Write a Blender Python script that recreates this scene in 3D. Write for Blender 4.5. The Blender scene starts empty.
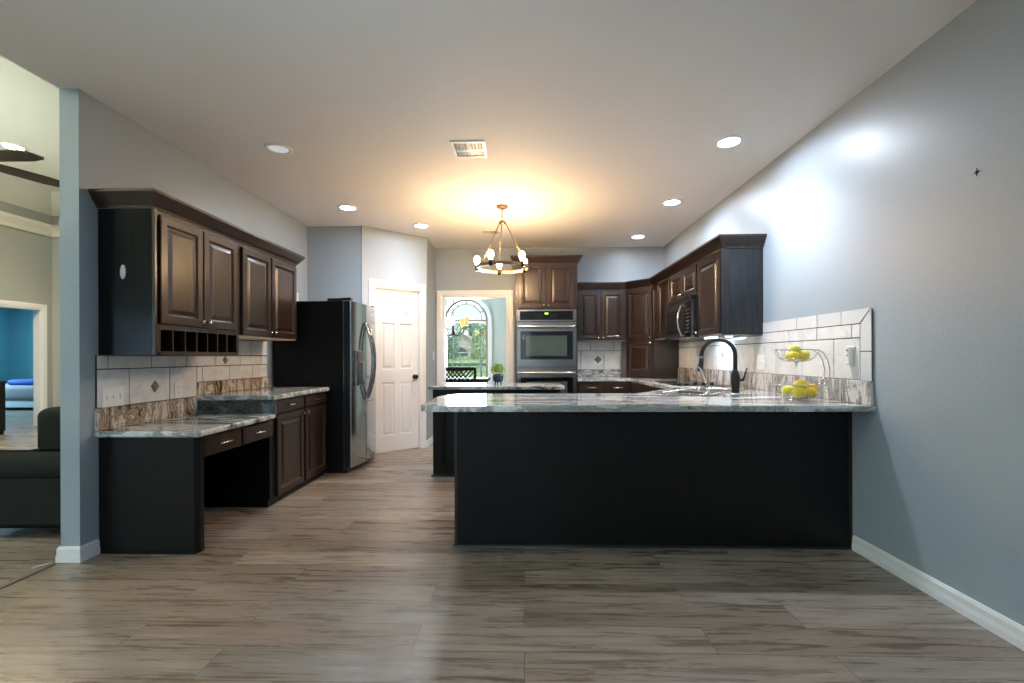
import bpy, math, random
from mathutils import Vector, Matrix
random.seed(7)
sc = bpy.context.scene
COL = sc.collection
# ------------------------------------------------------------------ camera
TH = math.atan(11.5/455); RL = 0.0035; EYE = 1.18
cr, sr = math.cos(RL), math.sin(RL)
R0 = Vector((math.cos(TH), math.sin(TH), 0)); FW = Vector((-math.sin(TH), math.cos(TH), 0)); UP = Vector((0, 0, 1))
cx = R0*cr - UP*sr; cy = R0*sr + UP*cr; cz = -FW
cd = bpy.data.cameras.new('camera'); cam = bpy.data.objects.new('camera', cd); COL.objects.link(cam)
cd.sensor_width = 36; cd.lens = 36*455/1024; cd.shift_y = (356.8-341.5)/1024; cd.clip_end = 200; cd.clip_start = .02
cam.matrix_world = Matrix(((cx.x, cy.x, cz.x, 0), (cx.y, cy.y, cz.y, 0), (cx.z, cy.z, cz.z, EYE), (0, 0, 0, 1)))
sc.camera = cam
# ------------------------------------------------------------------ world and light
sc.view_settings.view_transform = 'Standard'; sc.view_settings.look = 'None'
sc.view_settings.gamma = 1; sc.view_settings.use_curve_mapping = False
sc.view_settings.exposure = 0.67
W = bpy.data.worlds.new('world'); sc.world = W; W.use_nodes = True
bg = W.node_tree.nodes['Background']; bg.inputs[0].default_value = (.80, .91, 1, 1); bg.inputs[1].default_value = .85

sun = bpy.data.lights.new('outdoor_fill_sun', 'SUN'); sun.energy = 2.0; sun.angle = math.radians(25); sun.color = (1, .97, .92)  # added sun lamp, brightens trees and house on an overcast day
so_ = bpy.data.objects.new('outdoor_fill_sun', sun); COL.objects.link(so_); so_.rotation_euler = (math.radians(24), math.radians(8), 0)

def area(name, loc, rot, sx, sy, power, color, spread=180):
    l = bpy.data.lights.new(name, 'AREA'); l.shape = 'RECTANGLE'; l.size = sx; l.size_y = sy
    l.energy = power; l.color = color; l.spread = math.radians(spread)
    o = bpy.data.objects.new(name, l); COL.objects.link(o); o.location = loc; o.rotation_euler = rot
    return o
DAY = (.36, .66, 1.0)
area('daylight_patio_doors', (-.9, -3.75, 1.25), (math.radians(90), 0, 0), 2.3, 2.1, 6, DAY)
area('kitchen_ceiling_fill', (-.9, -4.1, .45), (math.radians(138), 0, 0), 2.3, 1.2, 125, (.52, .74, 1.0), 60)  # added unseen lamp aimed up to brighten the kitchen ceiling
area('daylight_living_window', (-7.0, -3.75, 1.16), (math.radians(90), 0, 0), 2.2, 1.6, 22, DAY)
area('living_ceiling_fill', (-7.0, -4.1, .7), (math.radians(126), 0, 0), 2.2, 1.0, 420, (.92, .98, .90), 42)  # another unseen lamp, added for a brighter living room ceiling
area('daylight_dining_window', (-1.2, 9.95, 1.5), (math.radians(-90), 0, 0), 1.1, 1.8, 170, (.8, .93, 1))
area('daylight_bedroom_window', (-13.4, 9.6, 1.6), (0, math.radians(-90), 0), 1.6, 1.6, 150, (.45, .8, 1))
CAN_STRENGTH = 300; CAN_W = 80; CAN_COLOR = (.80, .88, 1.0)
WARM = (1.0, .64, .32)

# ------------------------------------------------------------------ materials
def mat(name, color=(.8, .8, .8), rough=.5, metal=0, spec=.5, coat=0, coat_rough=.1, emit=None, estr=0, trans=0):
    m = bpy.data.materials.new(name); m.use_nodes = True
    b = m.node_tree.nodes['Principled BSDF']
    b.inputs['Base Color'].default_value = (*color, 1); b.inputs['Roughness'].default_value = rough
    b.inputs['Metallic'].default_value = metal; b.inputs['Specular IOR Level'].default_value = spec
    b.inputs['Coat Weight'].default_value = coat; b.inputs['Coat Roughness'].default_value = coat_rough
    b.inputs['Transmission Weight'].default_value = trans
    if emit: b.inputs['Emission Color'].default_value = (*emit, 1); b.inputs['Emission Strength'].default_value = estr
    return m
class N:
    def __init__(s, m): s.t = m.node_tree; s.b = s.t.nodes['Principled BSDF']; s.c = None
    def n(s, ty, **kw):
        x = s.t.nodes.new(ty)
        for k, v in kw.items():
            if k in x.inputs: x.inputs[k].default_value = v
            else: setattr(x, k, v)
        return x
    def l(s, a, b): s.t.links.new(a, b)
    def coords(s, scale=(1, 1, 1), rot=(0, 0, 0), loc=(0, 0, 0)):
        tc = s.n('ShaderNodeNewGeometry'); mp = s.n('ShaderNodeMapping'); s.l(tc.outputs['Position'], mp.inputs[0])
        mp.inputs['Scale'].default_value = scale; mp.inputs['Rotation'].default_value = rot; mp.inputs['Location'].default_value = loc
        return mp.outputs[0]
    def noise(s, vec, scale=5, detail=4, rough=.5, dist=0):
        x = s.n('ShaderNodeTexNoise'); x.inputs['Scale'].default_value = scale; x.inputs['Detail'].default_value = detail
        x.inputs['Roughness'].default_value = rough; x.inputs['Distortion'].default_value = dist; s.l(vec, x.inputs['Vector']); return x
    def ramp(s, fac, stops):
        r = s.n('ShaderNodeValToRGB'); e = r.color_ramp.elements
        while len(e) < len(stops): e.new(.5)
        for i, (p, c) in enumerate(stops): e[i].position = p; e[i].color = (*c, 1) if len(c) == 3 else c
        s.l(fac, r.inputs[0]); return r.outputs[0]
    def bump(s, h, strength=.1, dist=.01):
        b = s.n('ShaderNodeBump'); b.inputs['Strength'].default_value = strength; b.inputs['Distance'].default_value = dist
        s.l(h, b.inputs['Height']); s.l(b.outputs[0], s.b.inputs['Normal']); return b
    def mix(s, f, a, b, mode='MIX'):
        x = s.n('ShaderNodeMix', data_type='RGBA', blend_type=mode)
        for v, i in ((f, 0), (a, 6), (b, 7)):
            if hasattr(v, 'links'): s.l(v, x.inputs[i])
            else: x.inputs[i].default_value = v if i == 0 else (*v, 1)
        return x.outputs[2]

def paint(name, color, rough, bscale=60, bstr=.12):
    m = mat(name, color, rough); k = N(m)
    nz = k.noise(k.coords(), bscale, 3, .6); k.bump(nz.outputs[0], bstr, .004); return m
M = {}
M['wall'] = paint('wall_paint', (.31, .365, .41), .40, 75, .22)
M['sage'] = paint('sage_paint', (.54, .60, .56), .5)
M['greige'] = paint('living_paint', (.36, .37, .34), .5)
M['teal'] = paint('teal_paint', (.15, .38, .45), .4)
M['cream'] = paint('cream_paint', (.78, .76, .66), .45)
M['ceiling'] = paint('ceiling_paint', (.74, .73, .72), .7, 90, .18)
M['trim'] = mat('white_trim', (.80, .80, .80), .28)
M['plate'] = mat('white_plastic', (.78, .78, .77), .35)
M['bullnose'] = mat('glazed_tile_white', (.66, .66, .65), .18)
M['grout'] = mat('dark_grout', (.05, .045, .04), .8)
def tile_mat():
    m = mat('tile_white', (.62, .61, .6), .16); k = N(m)
    nz = k.noise(k.coords((1, 1, 1)), 9, 6, .65, .8)
    k.l(k.ramp(nz.outputs[0], [(.3, (.60, .595, .58)), (.5, (.72, .715, .70)), (.7, (.78, .775, .765))]), k.b.inputs['Base Color'])
    k.bump(nz.outputs[0], .06, .01); return m
M['tile'] = tile_mat()
def wood_mat(name, c1, c2, vertical=True, rough=.3, coat=.25, spec=.45):
    m = mat(name, c1, rough, coat=coat, coat_rough=.22, spec=spec); k = N(m)
    sc_ = (14, 14, 1.2) if vertical else (1.6, 14, 14)
    nz = k.noise(k.coords(sc_), 3, 6, .62, .6)
    k.l(k.ramp(nz.outputs[0], [(.3, c1), (.7, c2)]), k.b.inputs['Base Color'])
    k.l(k.ramp(nz.outputs[0], [(.2, (rough,)*3), (.8, (rough+.08,)*3)]), k.b.inputs['Roughness'])
    k.bump(nz.outputs[0], .02, .001); return m
M['wood'] = wood_mat('espresso_wood', (.012, .0062, .0045), (.036, .0155, .0085), rough=.30, coat=.35)
M['panel'] = wood_mat('espresso_panel', (.003, .0028, .0026), (.0075, .006, .0055), rough=.36, coat=.05, spec=.22)
M['sidepanel'] = wood_mat('espresso_side_panel', (.003, .0028, .0026), (.008, .006, .0055), rough=.16, coat=0, spec=.22)
M['woodin'] = mat('cabinet_interior', (.010, .008, .007), .7)
M['underside'] = mat('cabinet_underside', (.55, .47, .36), .6)
def granite(name, seed, rot, stops, stretch=(1, 1, 1), rough=.1, scale=3.2):
    m = mat(name, (.5, .5, .5), rough, spec=.6); k = N(m)
    v = k.coords(stretch, rot, (seed, seed*2, seed*.7))
    a = k.noise(v, scale, 10, .68, 2.6)
    b = k.noise(k.coords((1, 1, 1), (0, 0, 0), (seed, 0, 0)), 60, 4, .7, .3)
    f = k.mix(.10, a.outputs[0], b.outputs[0])
    col = k.ramp(f, stops)
    k.l(col, k.b.inputs['Base Color']); return m
G1 = [(.33, (.02, .022, .022)), (.41, (.10, .105, .10)), (.455, (.42, .42, .40)), (.49, (.20, .22, .21)), (.525, (.58, .58, .57)), (.57, (.70, .70, .69)), (.615, (.30, .31, .31)), (.66, (.62, .62, .60)), (.74, (.12, .12, .115))]
GB = [(.33, (.02, .015, .012)), (.40, (.11, .06, .035)), (.445, (.46, .37, .27)), (.48, (.17, .11, .07)), (.52, (.58, .52, .44)), (.56, (.66, .60, .53)), (.60, (.24, .17, .12)), (.65, (.50, .43, .35)), (.73, (.07, .05, .04))]
GD = [(.35, (.006, .007, .007)), (.45, (.02, .024, .023)), (.50, (.09, .10, .095)), (.54, (.025, .03, .028)), (.62, (.16, .18, .17)), (.68, (.03, .035, .033))]
M['granite'] = granite('granite_counter', 3.1, (0, 0, .35), G1, (.45, 1.9, 1), rough=.07, scale=1.9)
M['granite_v'] = granite('granite_splash_brown', 1.3, (.3, 0, 0), GB, (1, 2.6, .8), scale=1.7)
M['granite_r'] = granite('granite_splash_streaked', 5.3, (-.45, 0, 0), [(.33, (.02, .018, .016)), (.40, (.09, .065, .05)), (.445, (.46, .43, .39)), (.48, (.16, .14, .12)), (.52, (.56, .54, .52)), (.57, (.66, .65, .63)), (.61, (.22, .17, .13)), (.66, (.55, .53, .50)), (.74, (.06, .055, .05))], (1, 3.2, .55), scale=1.7)
M['granite_d'] = granite('granite_splash_dark', 8.3, (0, .5, 0), GD, (.8, 1, 1.7), scale=4)
M['granite_b'] = granite('granite_splash_back', 4.4, (0, .6, 0), G1, (1.2, 1, 2), scale=4)
def floor_mat():
    m = mat('plank_floor', (.2, .17, .14), .22, spec=.5); k = N(m)
    g = k.n('ShaderNodeNewGeometry'); br = k.n('ShaderNodeTexBrick')
    k.l(g.outputs['Position'], br.inputs['Vector'])
    br.offset = .37; br.inputs['Scale'].default_value = 1; br.inputs['Brick Width'].default_value = 1.22; br.inputs['Row Height'].default_value = .182
    br.inputs['Mortar Size'].default_value = .0018; br.inputs['Mortar Smooth'].default_value = .1; br.inputs['Bias'].default_value = 0
    br.inputs['Color1'].default_value = (0, 0, 0, 1); br.inputs['Color2'].default_value = (1, 1, 1, 1); br.inputs['Mortar'].default_value = (.5, .5, .5, 1)
    off = k.n('ShaderNodeVectorMath', operation='SCALE'); off.inputs[3].default_value = 17.0; k.l(br.outputs[0], off.inputs[0])
    add = k.n('ShaderNodeVectorMath', operation='ADD'); k.l(g.outputs['Position'], add.inputs[0]); k.l(off.outputs[0], add.inputs[1])
    mp = k.n('ShaderNodeMapping'); mp.inputs['Scale'].default_value = (1.1, 15, 1); k.l(add.outputs[0], mp.inputs[0])
    a = k.noise(mp.outputs[0], 2.0, 12, .72, .5)
    mp2 = k.n('ShaderNodeMapping'); mp2.inputs['Scale'].default_value = (1.9, 8.5, 1); k.l(add.outputs[0], mp2.inputs[0])
    b = k.noise(mp2.outputs[0], 1.5, 7, .6, 1.0)
    base = k.ramp(a.outputs[0], [(.30, (.115, .083, .060)), (.43, (.215, .168, .130)), (.56, (.30, .245, .197)), (.72, (.42, .36, .305))])
    knots = k.ramp(b.outputs[0], [(.24, (.34, .29, .25)), (.40, (.88, .87, .86)), (.6, (1, 1, 1)), (.75, (1.12, 1.1, 1.08))])
    c = k.mix(1.0, base, knots, 'MULTIPLY')
    tint = k.ramp(br.outputs[0], [(0, (.62, .58, .55)), (.4, (.98, .93, .88)), (.7, (.86, .88, .90)), (1, (1.35, 1.30, 1.24))])
    c = k.mix(1.0, c, tint, 'MULTIPLY')
    c = k.mix(br.outputs[1], c, (.05, .042, .036))
    k.l(c, k.b.inputs['Base Color'])
    k.l(k.ramp(a.outputs[0], [(.3, (.24,)*3), (.7, (.33,)*3)]), k.b.inputs['Roughness'])
    k.bump(a.outputs[0], .10, .003); return m
M['floor'] = floor_mat()
M['steel'] = mat('brushed_steel', (.29, .27, .26), .24, 1)
M['dsteel'] = mat('black_stainless', (.42, .43, .44), .15, 1)
M['chrome'] = mat('chrome', (.55, .55, .57), .12, 1)
M['nickel'] = mat('satin_nickel', (.55, .53, .50), .25, 1)
M['black'] = mat('black_plastic', (.012, .012, .013), .3)
M['fridgeside'] = mat('black_enamel', (.006, .006, .0065), .38, spec=.2)
M['bglass'] = mat('black_glass', (.006, .006, .007), .05, spec=.7)
M['mglass'] = mat('microwave_glass', (.010, .009, .008), .12, spec=.6)
M['bronze'] = mat('oil_rubbed_bronze', (.03, .022, .017), .3, .8)
M['brass'] = mat('aged_brass', (.20, .13, .075), .35, .9)
M['mattblack'] = mat('matte_black_metal', (.02, .02, .022), .3, .5)
M['display'] = mat('green_display', (.02, .02, .02), .3, emit=(.5, 1, .1), estr=2.5)
M['mark'] = mat('grey_marking', (.10, .10, .10), .5)
M['can'] = mat('can_light_lens', (1, 1, 1), .5, emit=CAN_COLOR, estr=CAN_STRENGTH)
M['candim'] = mat('can_light_lens_dimmer', (1, 1, 1), .5, emit=CAN_COLOR, estr=CAN_STRENGTH*.36)
M['lcan'] = mat('warm_can_lens', (1, 1, 1), .5, emit=(1, .80, .55), estr=260)
M['canoff'] = mat('can_lens_off_glow', (.75, .76, .78), .4, emit=(.8, .88, 1), estr=.25)  # lens is unlit; a weak added glow keeps it pale
M['bulb'] = mat('filament_bulb', (1, .9, .7), .3, emit=WARM, estr=260)
M['puck'] = mat('puck_lens', (1, 1, 1), .4, emit=(1, .84, .66), estr=14)
M['lamp'] = mat('cooktop_lamp_lens', (1, 1, 1), .4, emit=(.75, .88, 1), estr=90)
M['lemon'] = mat('lemon_peel', (.80, .60, .03), .38)
M['lime'] = mat('greenish_lemon_peel', (.66, .60, .05), .38)
M['orange'] = mat('orange_lemon_peel', (.72, .38, .03), .38)
for q in ('lemon', 'lime', 'orange'):
    k = N(M[q]); k.bump(k.noise(k.coords(), 260, 2).outputs[0], .25, .002)
M['pot'] = mat('navy_ceramic', (.012, .022, .06), .25)
M['leaf'] = mat('leaf_green', (.17, .36, .05), .5)
M['leafl'] = mat('leaf_light_green', (.42, .56, .14), .5)
M['tree'] = mat('tree_leaf', (.22, .36, .24), .7)
M['tree2'] = mat('tree_leaf_yellow', (.40, .52, .26), .7)
M['bark'] = mat('tree_bark', (.11, .085, .06), .9)
M['grass'] = mat('lawn_grass', (.20, .30, .11), .9)
def stone():
    m = mat('stone_blocks', (.5, .45, .4), .9); k = N(m)
    g = k.n('ShaderNodeNewGeometry'); mp = k.n('ShaderNodeMapping'); mp.inputs['Rotation'].default_value = (math.radians(90), 0, 0); k.l(g.outputs['Position'], mp.inputs[0])
    br = k.n('ShaderNodeTexBrick'); k.l(mp.outputs[0], br.inputs['Vector'])
    br.inputs['Scale'].default_value = 1; br.inputs['Brick Width'].default_value = .55; br.inputs['Row Height'].default_value = .25; br.inputs['Mortar Size'].default_value = .02
    br.inputs['Color1'].default_value = (.60, .50, .44, 1); br.inputs['Color2'].default_value = (.40, .34, .31, 1); br.inputs['Mortar'].default_value = (.62, .60, .57, 1)
    k.l(br.outputs[0], k.b.inputs['Base Color']); return m
M['stone'] = stone()
M['roof'] = mat('grey_shingles', (.35, .34, .34), .9)
M['winframe'] = mat('bronze_window_frame', (.22, .17, .11), .4)
M['muntin'] = mat('grey_muntin', (.06, .06, .065), .4)
M['fence'] = mat('dark_green_fence', (.035, .055, .06), .5)
M['darkwood'] = mat('black_painted_wood', (.012, .012, .013), .55, spec=.2)
def glass():
    m = bpy.data.materials.new('window_glass'); m.use_nodes = True; t = m.node_tree; t.nodes.clear()
    o = t.nodes.new('ShaderNodeOutputMaterial'); mx = t.nodes.new('ShaderNodeMixShader'); tr = t.nodes.new('ShaderNodeBsdfTransparent')
    gl = t.nodes.new('ShaderNodeBsdfGlossy'); gl.inputs['Roughness'].default_value = .01; mx.inputs[0].default_value = .06
    tr.inputs[0].default_value = (.95, .98, .97, 1)
    t.links.new(tr.outputs[0], mx.inputs[1]); t.links.new(gl.outputs[0], mx.inputs[2]); t.links.new(mx.outputs[0], o.inputs[0]); return m
M['glass'] = glass()
M['fabric'] = mat('charcoal_upholstery', (.012, .0135, .013), .9, spec=.2)
k = N(M['fabric']); k.bump(k.noise(k.coords(), 300, 3).outputs[0], .4, .003)
M['quilt'] = mat('grey_quilt', (.22, .24, .27), .8)
M['bluepillow'] = mat('royal_blue_cotton', (.01, .05, .35), .8)
M['bedwhite'] = mat('pale_bed_rail', (.55, .62, .66), .5)
M['shade'] = mat('frosted_amber_shade', (.8, .45, .18), .4, emit=(1, .45, .14), estr=.55)
M['shadew'] = mat('frosted_white_shade', (.9, .85, .7), .4, emit=(1, .86, .55), estr=1.6)
M['fanblade'] = wood_mat('walnut_blade', (.028, .015, .009), (.06, .033, .02))
M['slate'] = mat('slate_diamond', (.11, .09, .075), .35)
k = N(M['slate']); k.l(k.ramp(k.noise(k.coords(), 40, 4).outputs[0], [(.35, (.06, .048, .04)), (.65, (.24, .20, .16))]), k.b.inputs['Base Color'])

# ------------------------------------------------------------------ mesh builder
class MB:
    def __init__(s): s.v = []; s.f = []; s.m = []; s.s = []; s.cm = 0; s.mats = []
    def use(s, key):
        if key not in s.mats: s.mats.append(key)
        s.cm = s.mats.index(key); return s
    def add(s, vs, fs, smooth=False, T=None):
        if not s.mats: s.mats.append(None)
        o = len(s.v)
        for p in vs:
            p = Vector(p); s.v.append(T @ p if T is not None else p)
        for f in fs: s.f.append([i+o for i in f]); s.m.append(s.cm); s.s.append(smooth)
        return s
    def box(s, x0, x1, y0, y1, z0, z1, T=None, bev=0):
        x0, x1 = sorted((x0, x1)); y0, y1 = sorted((y0, y1)); z0, z1 = sorted((z0, z1))
        b = min(bev, (x1-x0)*.45, (y1-y0)*.45, (z1-z0)*.45)
        if b <= 0:
            vs = [(x, y, z) for z in (z0, z1) for y in (y0, y1) for x in (x0, x1)]
            return s.add(vs, [(0, 2, 3, 1), (4, 5, 7, 6), (0, 1, 5, 4), (2, 6, 7, 3), (0, 4, 6, 2), (1, 3, 7, 5)], False, T)
        # chamfered box as convex hull of 24 points
        vs = []; idx = {}
        for sx in (0, 1):
            for sy in (0, 1):
                for sz in (0, 1):
                    X = (x0, x1)[sx]; Y = (y0, y1)[sy]; Z = (z0, z1)[sz]
                    dx = b*(1-2*sx); dy = b*(1-2*sy); dz = b*(1-2*sz)
                    idx[(sx, sy, sz, 'x')] = len(vs); vs.append((X, Y+dy, Z+dz))
                    idx[(sx, sy, sz, 'y')] = len(vs); vs.append((X+dx, Y, Z+dz))
                    idx[(sx, sy, sz, 'z')] = len(vs); vs.append((X+dx, Y+dy, Z))
        fs = []
        q = [(0, 0), (1, 0), (1, 1), (0, 1)]
        for a in (0, 1):
            fx = [idx[(a, i, j, 'x')] for i, j in q]; fs.append(fx if a else fx[::-1])
            fy = [idx[(i, a, j, 'y')] for i, j in q]; fs.append(fy[::-1] if a else fy)
            fz = [idx[(i, j, a, 'z')] for i, j in q]; fs.append(fz if a else fz[::-1])
        for i in (0, 1):
            for j in (0, 1):
                e = [idx[(i, j, 0, 'x')], idx[(i, j, 0, 'y')], idx[(i, j, 1, 'y')], idx[(i, j, 1, 'x')]]; fs.append(e if (i != j) else e[::-1])
                e = [idx[(i, 0, j, 'x')], idx[(i, 0, j, 'z')], idx[(i, 1, j, 'z')], idx[(i, 1, j, 'x')]]; fs.append(e[::-1] if (i != j) else e)
                e = [idx[(0, i, j, 'y')], idx[(0, i, j, 'z')], idx[(1, i, j, 'z')], idx[(1, i, j, 'y')]]; fs.append(e if (i != j) else e[::-1])
                for kk in (0, 1):
                    c = [idx[(i, j, kk, 'x')], idx[(i, j, kk, 'y')], idx[(i, j, kk, 'z')]]; fs.append(c if (i+j+kk) % 2 else c[::-1])
        return s.add(vs, fs, False, T)
    def prism(s, poly, z0, z1, T=None, smooth=False):
        n = len(poly); vs = [(x, y, z0) for x, y in poly]+[(x, y, z1) for x, y in poly]
        fs = [list(range(n))[::-1], list(range(n, 2*n))]+[(i, (i+1) % n, n+(i+1) % n, n+i) for i in range(n)]
        return s.add(vs, fs, smooth, T)
    def rings(s, rings, closed=True, cap0=True, cap1=True, smooth=True, T=None):
        n = len(rings[0]); vs = [p for r in rings for p in r]; fs = []
        for i in range(len(rings)-1):
            for j in range(n if closed else n-1):
                a = i*n+j; b = i*n+(j+1) % n; fs.append((a, b, b+n, a+n))
        s.add(vs, fs, smooth, T)
        o = len(s.v)-len(vs)
        if cap0: s.f.append([o+j for j in range(n)][::-1]); s.m.append(s.cm); s.s.append(False)
        if cap1: s.f.append([o+(len(rings)-1)*n+j for j in range(n)]); s.m.append(s.cm); s.s.append(False)
        return s
    def lathe(s, prof, c=(0, 0, 0), n=24, T=None, cap0=True, cap1=True):
        rs = [[(c[0]+r*math.cos(2*math.pi*i/n), c[1]+r*math.sin(2*math.pi*i/n), c[2]+z) for i in range(n)] for r, z in prof]
        return s.rings(rs, True, cap0, cap1, True, T)
    def tube(s, pts, r, n=10, closed=False, T=None):
        P = [Vector(p) for p in pts]; m = len(P); rr = r if isinstance(r, (list, tuple)) else [r]*m
        rings = []; up = None
        for i in range(m):
            if closed: t = (P[(i+1) % m]-P[i-1]).normalized()
            else: t = (P[min(i+1, m-1)]-P[max(i-1, 0)]).normalized()
            if up is None:
                up = Vector((0, 0, 1)) if abs(t.z) < .9 else Vector((1, 0, 0))
            a = t.cross(up); a = a.normalized() if a.length > 1e-6 else Vector((1, 0, 0)); b = a.cross(t).normalized(); up = b
            rings.append([P[i]+(a*math.cos(2*math.pi*q/n)+b*math.sin(2*math.pi*q/n))*rr[i] for q in range(n)])
        if closed: rings.append(rings[0]); return s.rings(rings, True, False, False, True, T)
        return s.rings(rings, True, True, True, True, T)
    def sweep(s, path, prof, closed=False, T=None):
        """path: xy points; prof: (out, z) points, out is to the right of travel; mitred"""
        n = len(path); P = [Vector((p[0], p[1])) for p in path]; rings = []
        for i in range(n):
            d0 = (P[i]-P[i-1]).normalized() if (i > 0 or closed) else None
            d1 = (P[(i+1) % n]-P[i]).normalized() if (i < n-1 or closed) else None
            if d0 is None: d0 = d1
            if d1 is None: d1 = d0
            n0 = Vector((d0.y, -d0.x)); n1 = Vector((d1.y, -d1.x)); mm = (n0+n1).normalized(); mm = mm/max(.2, mm.dot(n0))
            rings.append([(P[i].x+mm.x*o, P[i].y+mm.y*o, z) for o, z in prof])
        if closed: rings.append(rings[0])
        return s.rings(rings, True, not closed, not closed, False, T)
    def ball(s, c, r, n=16, m=10, sx=1, sy=1, sz=1, T=None):
        rs = []
        for j in range(m+1):
            a = -math.pi/2+math.pi*j/m; a = max(-1.55, min(1.55, a))
            rs.append([(c[0]+sx*r*math.cos(a)*math.cos(2*math.pi*i/n), c[1]+sy*r*math.cos(a)*math.sin(2*math.pi*i/n), c[2]+sz*r*math.sin(a)) for i in range(n)])
        return s.rings(rs, True, True, True, True, T)
    def panel(s, w, h, levels, T):
        """concentric rectangles: levels = [(inset, depth)]; local x width, local z height, front towards -y"""
        rs = [[(i, -d, i), (w-i, -d, i), (w-i, -d, h-i), (i, -d, h-i)] for i, d in levels]
        return s.rings(rs, True, True, True, False, T)

def origin(o):
    v = Vector((0, 0, 0))
    while o is not None: v += o.location; o = o.parent
    return v
def obj(name, mb, m=None, parent=None, label=None):
    me = bpy.data.meshes.new(name); off = origin(parent)
    me.from_pydata([tuple(v-off) for v in mb.v], [], mb.f)
    keys = [m] if (m and (not mb.mats or mb.mats == [None])) else [x if x else m for x in mb.mats]
    for x in keys: me.materials.append(M[x] if isinstance(x, str) else x)
    me.polygons.foreach_set('material_index', mb.m); me.polygons.foreach_set('use_smooth', mb.s); me.update()
    o = bpy.data.objects.new(name, me); COL.objects.link(o)
    if parent is not None: o.parent = parent
    if label: o['label'] = label
    return o
def tag(o, label, cat, group=None, kind=None):
    o['label'] = label; o['category'] = cat
    if group: o['group'] = group
    if kind: o['kind'] = kind
    return o
def thing(name, label, cat, loc=(0, 0, 0), group=None):
    o = bpy.data.objects.new(name, None); COL.objects.link(o); o.location = loc; o.empty_display_size = .1
    return tag(o, label, cat, group)
def struct(name, mb, m=None, parent=None, label=None):
    o = obj(name, mb, m, parent, label)
    if parent is None: o['kind'] = 'structure'
    return o
def sroot(name, loc=(0, 0, 0)):
    o = bpy.data.objects.new(name, None); COL.objects.link(o); o.location = loc; o['kind'] = 'structure'; return o
def copy_tree(o, loc=None, label=None, parent=None):
    c = o.copy(); COL.objects.link(c)
    if parent is not None: c.parent = parent
    if loc is not None: c.location = loc
    if label: c['label'] = label
    for ch in list(o.children): copy_tree(ch, None, None, c)
    return c
def frame(px, py, pz, dx, dy):
    """local frame: x along (dx,dy), front (-y local) to the right of travel turned outwards, z up"""
    d = Vector((dx, dy, 0)).normalized(); y = Vector((-d.y, d.x, 0))
    return Matrix(((d.x, y.x, 0, px), (d.y, y.y, 0, py), (0, 0, 1, pz), (0, 0, 0, 1)))

# ------------------------------------------------------------------ dimensions
XL, XR, YB, ZC = -2.575, 2.005, 6.55, 2.745
CT = .895; CTL = .885
YS = 2.575      # end of the left wall
# ------------------------------------------------------------------ shell
mb = MB(); mb.box(-14, 2.3, -3.6, 13, -.06, 0); struct('floor', mb, 'floor')
mb = MB(); mb.box(XL-.115, XR+.12, -3.55, 6.66, ZC, ZC+.1); struct('ceiling', mb, 'ceiling')
mb = MB(); mb.box(XR, XR+.12, -3.6, 6.67, 0, ZC); wr = struct('wall_right', mb, 'wall')
mb = MB(); mb.box(XL-.115, XL, YS, 5.367, 0, ZC); struct('wall_left', mb, 'wall')
mb = MB(); mb.box(XL-.115, XL-.002, -3.4, 8.1, ZC+.101, 4.1); struct('wall_above_opening', mb, 'cream')
PA = (-1.90, 5.37); PB = (-1.265, 5.94)
mb = MB()
mb.box(XL-.115, PA[0]-.02, 5.37, 5.47, 0, ZC)                     # behind the refrigerator
struct('wall_alcove', mb, 'wall')
# diagonal pantry wall with opening
dl = math.hypot(PB[0]-PA[0], PB[1]-PA[1]); DT = frame(PA[0], PA[1], 0, PB[0]-PA[0], PB[1]-PA[1])
D0, D1, DH = .135, .755, 2.045
mb = MB(); mb.box(-.02, D0, 0, .1, 0, ZC, DT); mb.box(D1, dl, 0, .1, 0, ZC, DT); mb.box(D0, D1, 0, .1, DH, ZC, DT); struct('wall_pantry', mb, 'wall')
mb = MB(); mb.box(PB[0]-.1, PB[0], PB[1]+.003, YB, 0, ZC); struct('wall_passage', mb, 'wall')
# back wall with doorway
A0, A1, AH = -1.155, -.237, 2.045
mb = MB(); mb.box(PB[0]-.1, A0, YB, YB+.11, 0, ZC); mb.box(A1, XR, YB, YB+.11, 0, ZC); mb.box(A0, A1, YB, YB+.11, AH, ZC); struct('wall_back', mb, 'wall')
# wall behind the camera with glazed openings (daylight)
mb = MB()
for a, b, c, d in ((-14, -8.1, 0, 4.1), (-8.1, -5.9, 0, .35), (-8.1, -5.9, 1.98, 4.1), (-5.9, -2.05, 0, 4.1), (-2.05, .25, 2.3, 4.1), (.25, 2.3, 0, 4.1)):
    mb.box(a, b, -3.6, -3.5, c, d)
struct('wall_front', mb, 'wall')
for i, (a, b, c, d) in enumerate(((-2.05, .25, 0, 2.3), (-8.1, -5.9, .35, 1.98))):
    w = sroot('window_%d' % (i+2), ((a+b)/2, -3.55, c)); f = MB()
    f.box(a+.002, a+.06, -3.58, -3.52, c+.002, d-.002); f.box(b-.06, b-.002, -3.58, -3.52, c+.002, d-.002); f.box(a+.06, b-.06, -3.58, -3.52, d-.06, d-.002); f.box(a+.06, b-.06, -3.58, -3.52, c+.002, c+.06)
    f.box((a+b)/2-.03, (a+b)/2+.03, -3.58, -3.52, c+.06, d-.06); obj('window_frame', f, 'trim', w)
    g = MB(); g.box(a+.06, b-.06, -3.553, -3.547, c+.06, d-.06); obj('pane', g, 'glass', w)
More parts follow.
